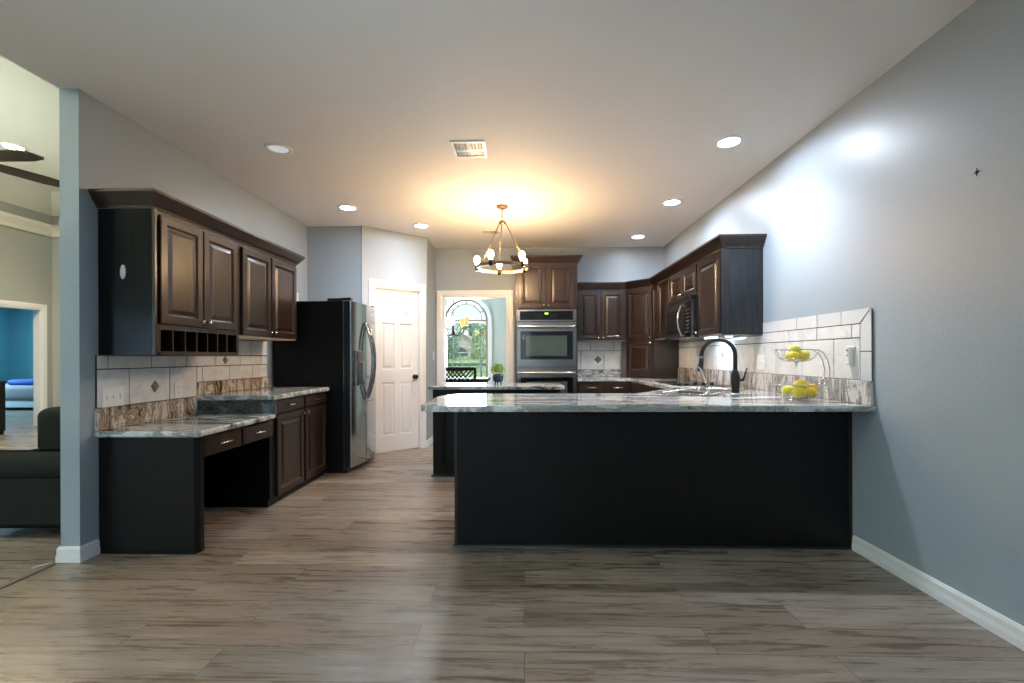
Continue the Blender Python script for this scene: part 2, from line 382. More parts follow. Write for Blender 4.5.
# living room
XV, YV = -8.5, 8.0
mb = MB(); J0, J1 = 6.95, 7.80
mb.box(XV-.12, XV, -3.5, J0, 0, 3.75); mb.box(XV-.12, XV, J1, YV, 0, 3.75); mb.box(XV-.12, XV, J0, J1, 2.035, 3.75); mb.use('greige'); struct('wall_living_left', mb, 'greige')
mb = MB(); mb.box(XV-.12, XL-.12, YV, YV+.1, 0, 3.75); struct('wall_living_back', mb, 'greige')
mb = MB(); mb.box(XL-.115, XL-.02, 5.475, YV, 0, ZC); struct('wall_living_side', mb, 'greige')
# tray ceiling: cove band then flat ceiling
mb = MB(); mb.sweep([(XV-.1, -3.5), (XV-.1, YV+.1), (XL-.1, YV+.1)], [(.1, 3.75), (.35, 4.1), (-.05, 4.1), (-.05, 3.75)]); struct('trim_1', mb, 'cream')
mb = MB(); mb.box(XV-.2, XL, -3.6, YV+.2, 4.1, 4.2); struct('ceiling_living', mb, 'cream')
mb = MB(); mb.sweep([(XV, -3.5), (XV, YV), (XL-.12, YV)], [(0, 3.36), (.03, 3.36), (.05, 3.42), (.11, 3.50), (.13, 3.55), (0, 3.55)]); struct('trim_2', mb, 'cream')
def casing(mb, T, w, h, cw=.085, t=.018, z0=0):
    """door casing round an opening w x h in local frame, proud of the wall by t"""
    lv = [(0, 0), (0, t*.6), (cw*.15, t*.6), (cw*.35, t), (cw*.9, t), (cw, t*.7), (cw, 0)]
    for sgn, x in ((-1, 0), (1, w)):
        rs = []
        for z_end, miter in ((z0, 0), (h, 1)):
            rs.append([(x+sgn*o, -d, z_end+(o if miter else 0)) for o, d in lv])
        mb.rings(rs if sgn > 0 else rs[::-1], True, True, True, False, T)
    rs = [[(0-o, -d, h+o) for o, d in lv], [(w+o, -d, h+o) for o, d in lv]]
    mb.rings(rs, True, True, True, False, T)
T = frame(XV, J0, 0, 0, 1)
mb = MB(); casing(mb, T, J1-J0, 2.035, .1); mb.box(0, .012, 0, .12, 0, 2.035, T); mb.box(J1-J0-.012, J1-J0, 0, .12, 0, 2.035, T); mb.box(.012, J1-J0-.012, 0, .12, 2.023, 2.035, T)
struct('trim_3', mb, 'trim')
# bedroom shell
mb = MB(); mb.box(-14, XV-.12, 12, 12.1, 0, 2.6); struct('wall_bedroom_back', mb, 'teal')
mb = MB(); mb.box(-14, XV-.12, 5.0, 5.1, 0, 2.6); mb.box(-14, -13.9, 5.1, 8.8, 0, 2.6); mb.box(-14, -13.9, 10.4, 12, 0, 2.6); mb.box(-14, -13.9, 8.8, 10.4, 0, .8); mb.box(-14, -13.9, 8.8, 10.4, 2.4, 2.6); struct('wall_bedroom_side', mb, 'teal')
mb = MB(); mb.box(XV-.22, XV-.12, 8.1, 12, 0, 2.6); struct('wall_bedroom_right', mb, 'teal')
mb = MB(); mb.box(-14, XV-.12, 5, 12.1, 2.6, 2.7); struct('ceiling_bedroom', mb, 'ceiling')
# dining room shell
YD = 9.5
mb = MB(); AX, AR, AS, AZ0 = -1.20, .455, 1.935, .62      # arch centre, radius, spring, sill
def arch(cx_, r, z0, zs, n=24):
    return [(cx_-r, z0), (cx_+r, z0)]+[(cx_+r*math.cos(a), zs+r*math.sin(a)) for a in [math.pi*i/n for i in range(n+1)]]
T = Matrix(((1, 0, 0, 0), (0, 0, 1, 0), (0, 1, 0, 0), (0, 0, 0, 1)))   # (x, z, y) -> world
xs0, xs1 = -3.2, 1.2
mb.box(xs0, AX-AR, YD, YD+.12, 0, ZC); mb.box(AX+AR, xs1, YD, YD+.12, 0, ZC); mb.box(AX-AR, AX+AR, YD, YD+.12, 0, AZ0)
n = 24
for y in (0,):
    for i in range(n):
        a0 = math.pi*i/n; a1 = math.pi*(i+1)/n
        p = [(AX+AR*math.cos(a0), AS+AR*math.sin(a0)), (AX+AR*math.cos(a0), ZC), (AX+AR*math.cos(a1), ZC), (AX+AR*math.cos(a1), AS+AR*math.sin(a1))]
        mb.prism([(q[0], q[1]) for q in p], YD, YD+.12, T)
struct('wall_dining_back', mb, 'sage')
area('dining_side_fill', (xs0-.3, 8.2, 1.45), (0, math.radians(-90), 0), 1.5, 1.4, 150, (.85, .95, 1))  # added lamp behind an unseen side opening, to brighten the dining room
mb = MB()
for a, b, c, d in ((YB+.11, 7.5, 0, ZC), (8.9, YD+.12, 0, ZC), (7.5, 8.9, 0, .7), (7.5, 8.9, 2.2, ZC)): mb.box(xs0-.1, xs0, a, b, c, d)
if True: mb.box(xs1, xs1+.1, YB+.11, YD+.12, 0, ZC); struct('wall_dining_side', mb, 'sage')
mb = MB(); mb.box(xs0, xs1, YB+.11, YD+.12, ZC, ZC+.1); struct('ceiling_dining', mb, 'ceiling')
T6 = frame(A0, YB, 0, 1, 0)
mb = MB(); casing(mb, T6, A1-A0, AH, .095); mb.box(0, .013, 0, .11, 0, AH, T6); mb.box(A1-A0-.013, A1-A0, 0, .11, 0, AH, T6); mb.box(.013, A1-A0-.013, 0, .11, AH-.013, AH, T6); struct('trim_4', mb, 'trim')
# dining window
wn = sroot('window_1', (AX, YD, AZ0))
def arch_ring(mb, r0, r1, z0, zs, y0, y1, n=24):
    """frame band between two arch outlines"""
    o = [(AX+r1, z0)]+[(AX+r1*math.cos(math.pi*i/n), zs+r1*math.sin(math.pi*i/n)) for i in range(n+1)]+[(AX-r1, z0)]
    q = [(AX+r0, z0)]+[(AX+r0*math.cos(math.pi*i/n), zs+r0*math.sin(math.pi*i/n)) for i in range(n+1)]+[(AX-r0, z0)]
    rs = [[(a[0], y0, a[1]), (b[0], y0, b[1]), (b[0], y1, b[1]), (a[0], y1, a[1])] for a, b in zip(o, q)]
    mb.rings(rs, True, True, True, False)
mb = MB(); arch_ring(mb, AR+.001, AR+.085, AZ0-.08, AS, YD-.02, YD-.001); mb.box(AX-AR, AX+AR, YD-.03, YD-.001, AZ0-.08, AZ0-.002); obj('casing', mb, 'trim', wn)
mb = MB(); arch_ring(mb, AR-.04, AR-.002, AZ0+.002, AS, YD+.03, YD+.08); mb.box(AX-AR+.04, AX+AR-.04, YD+.03, YD+.08, AZ0+.002, AZ0+.05); mb.box(AX-AR+.04, AX+AR-.04, YD+.03, YD+.08, AS-.02, AS+.02); obj('window_frame', mb, 'winframe', wn)
mb = MB(); rr = .33
mb.tube([(AX+rr*math.cos(math.pi*i/20), YD+.055, AS+.02+rr*math.sin(math.pi*i/20)) for i in range(21)], .009, 6)
for a in (30, 60, 90, 120, 150):
    a = math.radians(a); mb.tube([(AX+rr*math.cos(a), YD+.055, AS+.02+rr*math.sin(a)), (AX+(AR-.04)*math.cos(a), YD+.055, AS+(AR-.04)*math.sin(a))], .009, 6)
for x in (-.29, .29): mb.tube([(AX+x, YD+.055, AZ0+.05), (AX+x, YD+.055, AS-.02)], .005, 6)
mb.tube([(AX-AR+.04, YD+.055, AS-.17), (AX+AR-.04, YD+.055, AS-.17)], .005, 6)
obj('muntin', mb, 'muntin', wn)
mb = MB(); mb.prism(arch(AX, AR-.03, AZ0+.03, AS), YD+.057, YD+.061, T); obj('pane', mb, 'glass', wn)

# pantry door
BB = [(0, 0), (.016, 0), (.016, .03), (.013, .05), (.013, .075), (.006, .09), (0, .09)]
dr = sroot('door_1', DT @ Vector(((D0+D1)/2, .02, 0)))
def raised(w, h):
    return [(0, .0), (.012, -.011), (.028, -.011), (.045, -.004)]
dw, dh = D1-D0-.03, 2.01
S = DT @ Matrix.Translation((D0+.015, .028, .008))
mb = MB(); st = .085; mw = .07; rails = [(0, .20), (.86, 1.02), (1.60, 1.70), (1.90, dh)]
mb.box(0, st, 0, .03, 0, dh, S); mb.box(dw-st, dw, 0, .03, 0, dh, S); mb.box(dw/2-mw/2, dw/2+mw/2, 0, .03, 0, dh, S)
for a, b in rails: mb.box(st, dw/2-mw/2, 0, .03, a, b, S); mb.box(dw/2+mw/2, dw-st, 0, .03, a, b, S)
for x0, x1 in ((st, dw/2-mw/2), (dw/2+mw/2, dw-st)):
    for z0, z1 in ((.20, .86), (1.02, 1.60), (1.70, 1.90)):
        mb.panel(x1-x0, z1-z0, [(0, -.02), (0, 0), (.012, -.010), (.026, -.010), (.042, -.002)], S @ Matrix.Translation((x0, 0, z0)))
obj('door_leaf', mb, 'trim', dr)
mb = MB(); kn = DT @ Matrix.Translation((D1-.07, .028, .93)) @ Matrix.Rotation(math.radians(90), 4, 'X')
mb.lathe([(.028, 0), (.028, .006), (.010, .010), (.010, .03), (.024, .038), (.029, .05), (.024, .062), (.008, .066)], n=20, T=kn); obj('door_knob', mb, 'bronze', dr)
mb = MB()
for z in (.2, 1.05, 1.88): mb.box(D0+.004, D0+.014, .016, .03, z-.045, z+.045, DT)
obj('hinge', mb, 'bronze', dr)
mb = MB(); casing(mb, DT @ Matrix.Translation((D0, 0, 0)), D1-D0, DH, .075); mb.box(D0, D0+.012, 0, .1, 0, DH, DT); mb.box(D1-.012, D1, 0, .1, 0, DH, DT); mb.box(D0+.012, D1-.012, 0, .1, DH-.02, DH, DT); struct('trim_5', mb, 'trim')
# baseboards
def base(name, path):
    mb = MB(); mb.sweep(path, BB); return struct(name, mb, 'trim')
base('baseboard_right', [(XR, 2.815), (XR, -3.5)])
base('baseboard_left', [(XL, 2.684), (XL, YS), (XL-.115, YS), (XL-.115, 8.0)][::-1])
base('baseboard_passage', [(PB[0]-.032, PB[1]-.028), (PB[0], PB[1]+.002), (PB[0], YB)][::1])
base('baseboard_living', [(XV, -3.5), (XV, J0-.1)])
base('baseboard_bedroom', [(-13.9, 12), (XV-.22, 12)])
base('baseboard_dining', [(xs0, YD), (xs1, YD)])

mb = MB(); mb.box(-2.715, -2.675, -3.4, 2.545, .0005, .007, bev=.003); tag(obj('floor_threshold', mb, M.setdefault('threshold', mat('brown_threshold', (.16, .12, .09), .35))), 'narrow brown threshold strip on the floor leading away from the wall end', 'threshold strip')
mb = MB(); mb.tube([(-2.715, 2.549, .006), (-2.735, 2.515, .006), (-2.75, 2.50, .006), (-2.758, 2.48, .006)], .005, 8); tag(obj('cable', mb, 'plate'), 'short white cable end lying on the floor by the grey wall end', 'cable')

# ------------------------------------------------------------------ cabinet parts
def door_levels(w, h, t=.02, fr=.055):
    fr = min(fr, w*.2, h*.28)
    return [(0, 0), (0, t-.004), (.004, t), (fr-.006, t), (fr, t-.006), (fr+.006, t-.011), (fr+.014, t-.011), (fr+.036, t-.002), (fr+.040, t-.001)]
def add_door(parent, T, w, h, knob=None, name='door', pull=False, m='wood'):
    mb = MB(); mb.panel(w, h, door_levels(w, h, fr=(.055 if name == 'door' else .022)) if name == 'door' else [(0, 0), (0, .016), (.005, .02), (.02, .02)], T)
    d = obj(name, mb, m, parent)
    if knob:
        k = MB(); k.lathe([(.006, 0), (.006, .012), (.013, .017), (.014, .022), (.009, .028), (.002, .029)], n=14, T=T @ Matrix.Translation((knob[0], -.0195, knob[1])) @ Matrix.Rotation(math.radians(90), 4, 'X')); obj('knob', k, 'nickel', d)
    if pull:
        k = MB(); L_ = min(.055, w*.22)
        pts = [(w/2-L_, -.019, h/2), (w/2-L_, -.036, h/2), (w/2-L_*.8, -.043, h/2), (w/2, -.046, h/2), (w/2+L_*.8, -.043, h/2), (w/2+L_, -.036, h/2), (w/2+L_, -.019, h/2)]
        k.tube(pts, .0055, 8, T=T); obj('pull', k, 'nickel', d)
    return d
CP = [(0, 0), (.008, 0), (.012, .012), (.026, .028), (.046, .058), (.056, .072), (.062, .082), (.062, .098), (0, .098)]
def crown(name, path, z, label, cat='crown molding', prof=CP):
    mb = MB(); mb.sweep(path, [(o, z+h) for o, h in prof]); o = obj(name, mb, 'wood'); return tag(o, label, cat)

# ---- left uppers. front faces +X : local x runs along +... travel direction with front to the right
XF = -2.24
def ft_left(y, z, x=XF): return frame(x, y, z, 0, 1)      # local x -> +Y, local -y -> +X
u1 = thing('wall_cabinet', 'dark wall cabinet with two doors above an open wine rack on the left wall', 'cabinet', (XL, 3.1, 1.2))
mb = MB(); y0, y1, zt = 2.69, 3.518, 2.085
mb.use('wood'); mb.use('sidepanel'); mb.box(XL+.003, XF, y0, y0+.018, 1.2, zt); mb.use('wood'); mb.box(XL+.003, XF, y1-.018, y1, 1.2, zt); mb.box(XL+.003, XF, y0+.018, y1-.018, 1.2, 1.214); mb.box(XL+.003, XF, y0+.018, y1-.018, 1.375, 1.389)
mb.box(XL+.003, XF, y0+.018, y1-.018, zt-.014, zt); mb.use('woodin'); mb.box(XL+.003, XL+.012, y0+.018, y1-.018, 1.214, zt-.014)
mb.use('wood'); mb.box(XF-.002, XF+.018, y0, y0+.016, 1.2, zt); mb.box(XF-.02, XF, y0+.018, y1-.018, 2.04, zt-.014); mb.box(XF-.02, XF, y1-.03, y1-.018, 1.389, 2.04); mb.box(XF-.02, XF, y0+.018, y0+.04, 1.389, 2.04); mb.box(XF-.02, XF, 3.09, 3.13, 1.389, 2.04)
obj('cabinet_body', mb, None, u1)
mb = MB(); mb.box(XL+.02, XF+.016, y0+.02, y0+.045, 1.214, 1.375)
mb.box(XF-.001, XF+.016, y0+.045, y1-.02, 1.355, 1.375); mb.box(XF-.001, XF+.016, y0+.045, y1-.02, 1.2, 1.222); mb.box(XF-.001, XF+.016, y1-.045, y1-.018, 1.222, 1.355)
ns = 7
for i in range(1, ns):
    yy = y0+.045+(y1-y0-.09)*i/ns; mb.box(XL+.02, XF+.012, yy-.005, yy+.005, 1.222, 1.355)
obj('wine_rack', mb, 'wood', u1)
add_door(u1, ft_left(2.735, 1.392), .368, .668, (.345, .035)); add_door(u1, ft_left(3.113, 1.392), .372, .668, (.025, .035))
mb = MB(); Tt = Matrix.Translation((-2.418, 2.689, 1.701)) @ Matrix.Rotation(math.radians(90), 4, 'X'); mb.lathe([(.001, 0), (.022, 0), (.022, .002), (.001, .002)], n=20, T=Tt @ Matrix.Diagonal((.8, 2.0, 1, 1))); obj('sticker', mb, 'plate', u1, 'small white oval sticker')
u2 = thing('wall_cabinet', 'dark espresso two-door wall cabinet next to the refrigerator on the left wall', 'cabinet', (XL, 3.97, 1.345))
mb = MB(); mb.use('wood'); mb.box(XL+.003, XF, 3.521, 4.43, 1.36, zt); mb.use('underside'); mb.box(XL+.003, XF-.004, 3.525, 4.426, 1.346, 1.36); obj('cabinet_body', mb, None, u2)
add_door(u2, ft_left(3.550, 1.362), .405, .698, (.38, .035)); add_door(u2, ft_left(3.972, 1.362), .435, .698, (.025, .035))
crown('crown_molding', [(XL+.003, 4.43), (XF, 4.43), (XF, 2.69), (XL+.003, 2.69)][::1][::-1][::-1], zt+.002, 'dark stepped crown molding along the top of the left wall cabinets') if False else None
crown('crown_molding', [(XL+.003, 2.69), (XF, 2.69), (XF, 4.43), (XL+.003, 4.43)], zt+.001, 'dark stepped crown molding along the top of the left wall cabinets')

# ---- left desk
dk = thing('desk_cabinet', 'built-in black desk base with a solid end panel and two shallow drawers', 'desk', (-2.27, 3.1, 0))
mb = MB(); mb.box(XL+.003, -1.985, 2.69, 2.725, .0, .704); mb.prism([(-1.985, 2.69), (-1.963, 2.712), (-1.963, 2.745), (-1.985, 2.745)], .0, .704); mb.box(XL+.003, -1.985, 2.725, 2.745, .012, .704); obj('end_panel', mb, 'panel', dk)
mb = MB(); mb.box(XL+.003, -1.985, 2.747, 3.528, .56, .704); obj('drawer_case', mb, 'panel', dk)
mb = MB(); mb.box(XL+.003, XL+.02, 2.747, 3.528, 0.0, .559); obj('back_panel', mb, 'panel', dk)
add_door(dk, ft_left(2.755, .572, -1.984), .37, .115, None, 'drawer', True); add_door(dk, ft_left(3.143, .572, -1.984), .375, .115, None, 'drawer', True)
mb = MB(); mb.box(XL+.02, -1.97, 2.681, 2.689, .001, .012); obj('shoe_strip', mb, 'panel', dk)
wt = thing('countertop', 'low granite desktop with splash, step down from the taller counter beside it', 'countertop', (-2.27, 3.1, .705))
def slab(x0, x1, y0, y1, z0, z1, b=.008): mb = MB(); mb.box(x0, x1, y0, y1, z0, z1, bev=b); return mb
obj('slab', slab(XL+.003, -1.93, 2.655, 3.497, .706, .742), 'granite', wt)
obj('wall_splash', slab(XL+.003, XL+.024, 2.66, 3.497, .7425, .876, .003), 'granite_v', wt)
# riser between two levels
obj('step_riser', slab(XL+.026, -1.93, 3.499, 3.518, .706, .8435, .003), 'granite_d', wt, 'dark green-black granite riser between desktop and counter')
# ---- left base cabinet
bc = thing('base_cabinet', 'dark base cabinet with two drawers over two doors beside the refrigerator', 'cabinet', (-2.3, 4.03, 0))
mb = MB(); mb.box(XL+.003, -2.0, 3.531, 4.53, .055, .843); obj('cabinet_body', mb, 'panel', bc)
mb = MB(); mb.box(XL+.003, -2.015, 3.531, 4.53, .0, .055); obj('toe_kick', mb, 'panel', bc)
mb = MB(); mb.box(-2.014, -2.006, 3.535, 4.45, .0, .012); obj('shoe_strip', mb, 'steel', bc)
for y, w, kx in ((3.615, .44, .415), (4.085, .435, .02)):
    add_door(bc, ft_left(y, .062, -1.999), w, .655, (kx, .62)); add_door(bc, ft_left(y, .732, -1.999), w, .102, None, 'drawer', True)
wc = thing('countertop', 'short raised granite counter between the desk and the refrigerator', 'countertop', (-2.27, 4.0, .845))
obj('slab', slab(XL+.003, -1.945, 3.50, 4.52, .8445, CTL), 'granite', wc)
obj('wall_splash', slab(XL+.003, XL+.024, 3.51, 4.50, CTL+.0005, .985, .003), 'granite_v', wc)

# ---- tiled backsplashes
def backsplash(name, label, T, rects, grout, gap=.003):
    t = thing(name, label, 'backsplash', T @ Vector(((grout[0][0]+grout[0][1])/2, 0, grout[0][2])))
    mb = MB()
    mb.use('grout')
    for a, b, c, d in grout: mb.box(a, b, 0.001, .006, c, d, T)
    mb.use('tile')
    for a, b, c, d in rects:
        if b-a > .01 and d-c > .01: mb.box(a+gap, b-gap, -.004, .001, c+gap, d-gap, T, bev=.0015)
    o = obj('tile_field', mb, None, t); return t
def cut_row(edges, lo, hi, z0, z1):
    e = [lo]+[x for x in edges if lo+.01 < x < hi-.01]+[hi]
    return [(e[i], e[i+1], z0, z1) for i in range(len(e)-1)]
def diamond(parent, T, x, z, r=.035, rz=.045):
    mb = MB(); S = T @ Matrix.Translation((x, -.0045, z)) @ Matrix.Rotation(math.radians(90), 4, 'X'); mb.prism([(-r, 0), (0, -rz), (r, 0), (0, rz)], 0, .003, S); obj('accent_tile', mb, 'slate', parent)
TL = frame(XL+.0075, 0, 0, 0, 1)
E1 = [2.897+.336*i for i in range(-1, 6)]; E2 = [2.746+.328*i for i in range(-1, 6)]; E3 = [2.9+.33*i for i in range(-1, 6)]
rc = cut_row(E1, 2.672, 3.508, .877, 1.113)+cut_row(E1, 3.508, 4.49, .987, 1.113)+cut_row(E2, 2.672, 4.49, 1.113, 1.197)+cut_row(E3, 3.52, 4.49, 1.2, 1.343)
bsl = backsplash('tile_backsplash', 'white tile backsplash with two slate diamonds behind the desk on the left wall', TL, rc, [(2.67, 3.508, .877, 1.198), (3.508, 4.492, .9865, 1.198), (3.52, 4.492, 1.198, 1.344)])
diamond(bsl, TL, 3.10, .985, .036, .04); diamond(bsl, TL, 3.848, 1.161, .033, .035)
TR = frame(XR-.0075, 0, 0, 0, -1)    # local x -> -Y, front -> -X
def ry(y): return -y
rc = []
def rrow(edges, lo, hi, z0, z1): return [(-b, -a, c, d) for a, b, c, d in cut_row(edges, lo, hi, z0, z1)]
F1 = [2.977+.333*i for i in range(0, 12)]; F2 = [2.816+.33*i for i in range(0, 13)]; F3 = [2.907+.2335*i for i in range(0, 5)]
rc = rrow(F1, 2.748, 5.895, 1.034, 1.286)+rrow(F2, 2.748, 3.845, 1.286, 1.37)+rrow(F2, 3.845, 5.895, 1.286, 1.352)
bsr = backsplash('tile_backsplash', 'white tile backsplash with bullnose edge along the right wall behind the sink', TR, rc, [(-3.846, -2.664, 1.034, 1.453), (-5.896, -3.846, 1.034, 1.353)])
mb = MB(); e = [2.66]+F3+[3.846]; g = .003
def edge_tile(pts): mb.prism([(-a, b) for a, b in pts], -.0048, -.001, TR @ Matrix(((1, 0, 0, 0), (0, 0, 1, 0), (0, 1, 0, 0), (0, 0, 0, 1))))
edge_tile([(2.66+.004, 1.455), (2.747+.005, 1.37+g), (F3[0]-g, 1.37+g), (F3[0]-g, 1.455)])
for i in range(len(F3)-1): edge_tile([(F3[i]+g, 1.455), (F3[i]+g, 1.37+g), (F3[i+1]-g, 1.37+g), (F3[i+1]-g, 1.455)])
edge_tile([(2.66, 1.451), (2.66, 1.205+g), (2.747-.0045, 1.205+g), (2.747-.0045, 1.368)])
edge_tile([(2.66, 1.205-g), (2.66, 1.035), (2.747-.0045, 1.035), (2.747-.0045, 1.205-g)])
obj('bullnose_border', mb, 'bullnose', bsr)
diamond(bsr, TR, -4.603, 1.2, .035, .045)
TB = frame(0, YB-.0075, 0, 1, 0)
G1e = [.82+.33*i for i in range(0, 4)]; G2e = [.96+.33*i for i in range(0, 4)]
rc = cut_row(G1e, .715, 1.46, .993, 1.262)+cut_row(G2e, .715, 1.46, 1.262, 1.388)
bsb = backsplash('tile_backsplash', 'narrow white tile backsplash with a slate diamond on the back wall beside the ovens', TB, rc, [(.715, 1.46, .993, 1.389)])
diamond(bsb, TB, 1.065, 1.135, .055, .055)
rg = F1
# ---- outlets and switches
def plate(label, T, w, h, kind, cat='outlet', group=None, name='wall_outlet'):
    t = thing(name, label, cat, T @ Vector((0, 0, 0)), group); mb = MB(); mb.box(-w/2, w/2, -.007, -.0005, -h/2, h/2, T, bev=.002); obj('cover_plate', mb, 'plate', t)
    if kind == 'switch':
        n = max(1, round(w/.05)); 
        for i in range(n):
            xx = (i-(n-1)/2)*.046; m2 = MB(); m2.box(xx-.006, xx+.006, -.014, -.007, -.012, .012, T, bev=.002); obj('toggle', m2, 'plate', t)
    elif kind == 'outlet':
        for zz in (-.02, .02):
            m2 = MB(); m2.use('plate'); m2.box(-.016, .016, -.0095, -.007, zz-.014, zz+.014, T, bev=.002); m2.use('black'); m2.box(-.007, -.005, -.0098, -.0094, zz-.004, zz+.006, T); m2.box(.005, .007, -.0098, -.0094, zz-.004, zz+.006, T); obj('receptacle', m2, None, t)
    return t
TLs = lambda y, z: frame(XL+.0115, y, z, 0, 1)
plate('white three-gang light switch plate at the near end of the left backsplash', TLs(2.775, .94), .15, .125, 'switch', 'light switch', name='light_switch')
plate('white power outlet on the left backsplash above the desk near the step', TLs(3.31, .942), .075, .12, 'outlet')
plate('small white outlet high on the wall above the refrigerator', frame(XL, 5.1, 1.86, 0, 1), .075, .12, 'outlet')
TRs = lambda y, z: frame(XR-.0115, y, z, 0, -1)
plate('white double outlet plate on the right backsplash between faucet and fruit basket', TRs(3.86, 1.125), .12, .12, 'switch')
t = plate('white outlet with a plugged-in white night light at the near end of the right backsplash', TRs(2.81, 1.175), .055, .12, 'none')
mb = MB(); S = TRs(2.81, 1.178); mb.box(-.022, .022, -.032, -.007, -.055, .062, S, bev=.008); mb.use('mark'); mb.box(-.006, .006, -.0335, -.0315, .028, .040, S); mb.box(-.005, .005, -.0335, -.0315, -.002, .008, S); mb.mats[0] = 'plate'; obj('night_light', mb, 'plate', t)
plate('white light switch on the grey wall by the dining room doorway', frame(PB[0], 6.36, 1.2, 0, 1), .075, .12, 'switch', 'light switch', name='light_switch')
mb = MB(); mb.lathe([(.001, 0), (.009, 0), (.006, .004), (.001, .004)], n=10, T=frame(XR, 2.061, 1.989, 0, -1) @ Matrix.Rotation(math.radians(90), 4, 'X')); mb.box(-.001, .001, -.002, 0, -.018, .018, frame(XR, 2.061, 1.989, 0, -1)); mb.box(-.016, .024, -.0015, 0, -.001, .001, frame(XR, 2.061, 1.987, 0, -1))  # dark disc and thin strips drawn as a hole with a crack
tag(obj('nail_hole', mb, 'bronze'), 'tiny dark nail with a crack in the bare right wall', 'nail_hole')

# ------------------------------------------------------------------ refrigerator
fr = thing('refrigerator', 'black side-by-side refrigerator with stainless doors and curved handles', 'refrigerator', (-2.2, 4.96, 0))
FX = -1.835
mb = MB(); mb.box(XL+.02, FX, 4.585, 5.36, .02, 1.755, bev=.006); obj('body', mb, 'fridgeside', fr)
mb = MB(); mb.box(-2.0, FX-.005, 4.59, 5.35, 1.755, 1.785, bev=.004); mb.box(FX-.03, -1.76, 4.60, 4.66, 1.764, 1.792, bev=.004); mb.box(FX-.03, -1.76, 5.28, 5.34, 1.764, 1.785, bev=.004); obj('hinge_cover', mb, 'black', fr)
mb = MB(); mb.box(XL+.05, -1.80, 4.60, 5.35, .0, .05); obj('base_grille', mb, 'black', fr)
mb = MB(); mb.box(FX+.001, FX+.008, 4.588, 5.357, .06, 1.75); obj('door_gasket', mb, 'steel', fr, 'pale door seal line')
YM = 4.90
def fdoor(y0, y1, z0, z1, name, hole=None):
    # bowed front
    mb = MB(); xb = FX+.009; n = 10
    def bow(y): u = (y-4.585)/(5.36-4.585); return -1.755+.045*(1-(2*u-1)**2)
    ys = [y0+(y1-y0)*i/n for i in range(n+1)]
    poly = [(xb, y1), (xb, y0), (-1.765, y0), ]+[(bow(y), y) for y in [y0+.004]+ys[1:-1]+[y1-.004]]+[(-1.765, y1)]
    mb.use('black') ; mb.use('dsteel'); mb.prism(poly, z0, z1, smooth=False)
    for i in range(len(mb.f)):
        f = mb.f[i]; c = sum((mb.v[j] for j in f), Vector())/len(f)
        if c.y < y0+.001: mb.m[i] = 0
    return obj(name, mb, None, fr), bow
d1, bow = fdoor(4.588, YM-.003, .055, 1.752, 'freezer_door')
d2, _ = fdoor(YM+.003, 5.357, .70, 1.752, 'refrigerator_door')
d3, _ = fdoor(YM+.003, 5.357, .055, .694, 'lower_door_panel')
mb = MB(); mb.use('steel'); yb = bow(4.74)
mb.box(yb-.02, yb+.008, 4.655, 4.855, .885, 1.25, bev=.004); mb.use('black'); mb.box(yb+.007, yb+.010, 4.67, 4.84, .90, 1.125); mb.box(yb+.007, yb+.012, 4.67, 4.84, 1.14, 1.235); mb.use('steel'); mb.box(yb+.009, yb+.028, 4.67, 4.84, .895, .91)
obj('ice_dispenser', mb, None, d1)
for dd, yy, nm in ((d1, YM-.035, 'handle'), (d2, YM+.04, 'handle')):
    mb = MB(); pts = []
    for i in range(17):
        u = i/16; z = .74+.80*u; pts.append((bow(yy)+.012+.075*math.sin(math.pi*u)**.8, yy, z))
    mb.tube([(bow(yy)-.001, yy, .74)]+pts+[(bow(yy)-.001, yy, 1.54)], .013, 10); obj(nm, mb, 'dsteel', dd)

# ------------------------------------------------------------------ oven tower
YO = 5.915; OX0, OX1 = -.105, .70
ot = thing('oven_cabinet', 'tall wooden oven cabinet with two upper doors and crown, standing against the back wall', 'cabinet', (.3, 6.2, 0))
mb = MB(); mb.box(OX0, OX0+.03, YO, YB-.003, 0, 2.385); mb.box(OX1-.03, OX1, YO, YB-.003, 0, 2.385); mb.box(OX0+.03, OX1-.03, YO, YB-.003, 1.795, 2.385); mb.box(OX0+.03, OX1-.03, YO, YB-.003, 0, .40); mb.box(OX0+.03, OX1-.03, YB-.02, YB-.003, .40, 1.795); obj('cabinet_body', mb, 'wood', ot)
TF = lambda x, z, y: frame(x, y, z, 1, 0)
add_door(ot, TF(OX0+.035, 1.81, YO-.001), .36, .565, (.335, .035)); add_door(ot, TF(OX0+.41, 1.81, YO-.001), .36, .565, (.025, .035))
mb = MB(); mb.sweep([(OX0, YB-.01), (OX0, YO), (OX1, YO), (OX1, YB-.01)], [(o, 2.386+h) for o, h in CP]); obj('crown_molding', mb, 'wood', ot)
ov = thing('double_oven', 'stainless built-in double wall oven with black glass doors', 'oven', (.3, 6.2, .41))
oy = YO-.006; a, b = OX0+.015, OX1-.015
mb = MB(); mb.use('black'); mb.box(OX0+.035, OX1-.035, YO+.001, YB-.03, .41, 1.785); mb.use('steel'); mb.box(a, b, oy-.012, oy, .42, 1.79, bev=.003); obj('oven_housing', mb, None, ov)
mb = MB(); mb.use('steel'); mb.box(a, b, oy-.035, oy-.0125, 1.635, 1.79, bev=.004); mb.use('bglass'); mb.box(a+.045, b-.045, oy-.038, oy-.034, 1.655, 1.768)
mb.use('mark')
for i in range(-5, 6):
    if abs(i) < 2: continue
    for j in range(2):
        if (i*7+j*3) % 5: mb.box((a+b)/2+i*.028-.006, (a+b)/2+i*.028+.006, oy-.0385, oy-.0378, 1.70+j*.022, 1.704+j*.022)
for i in range(-4, 5): mb.box((a+b)/2+i*.034-.003, (a+b)/2+i*.034+.003, oy-.0385, oy-.0378, 1.672, 1.678)
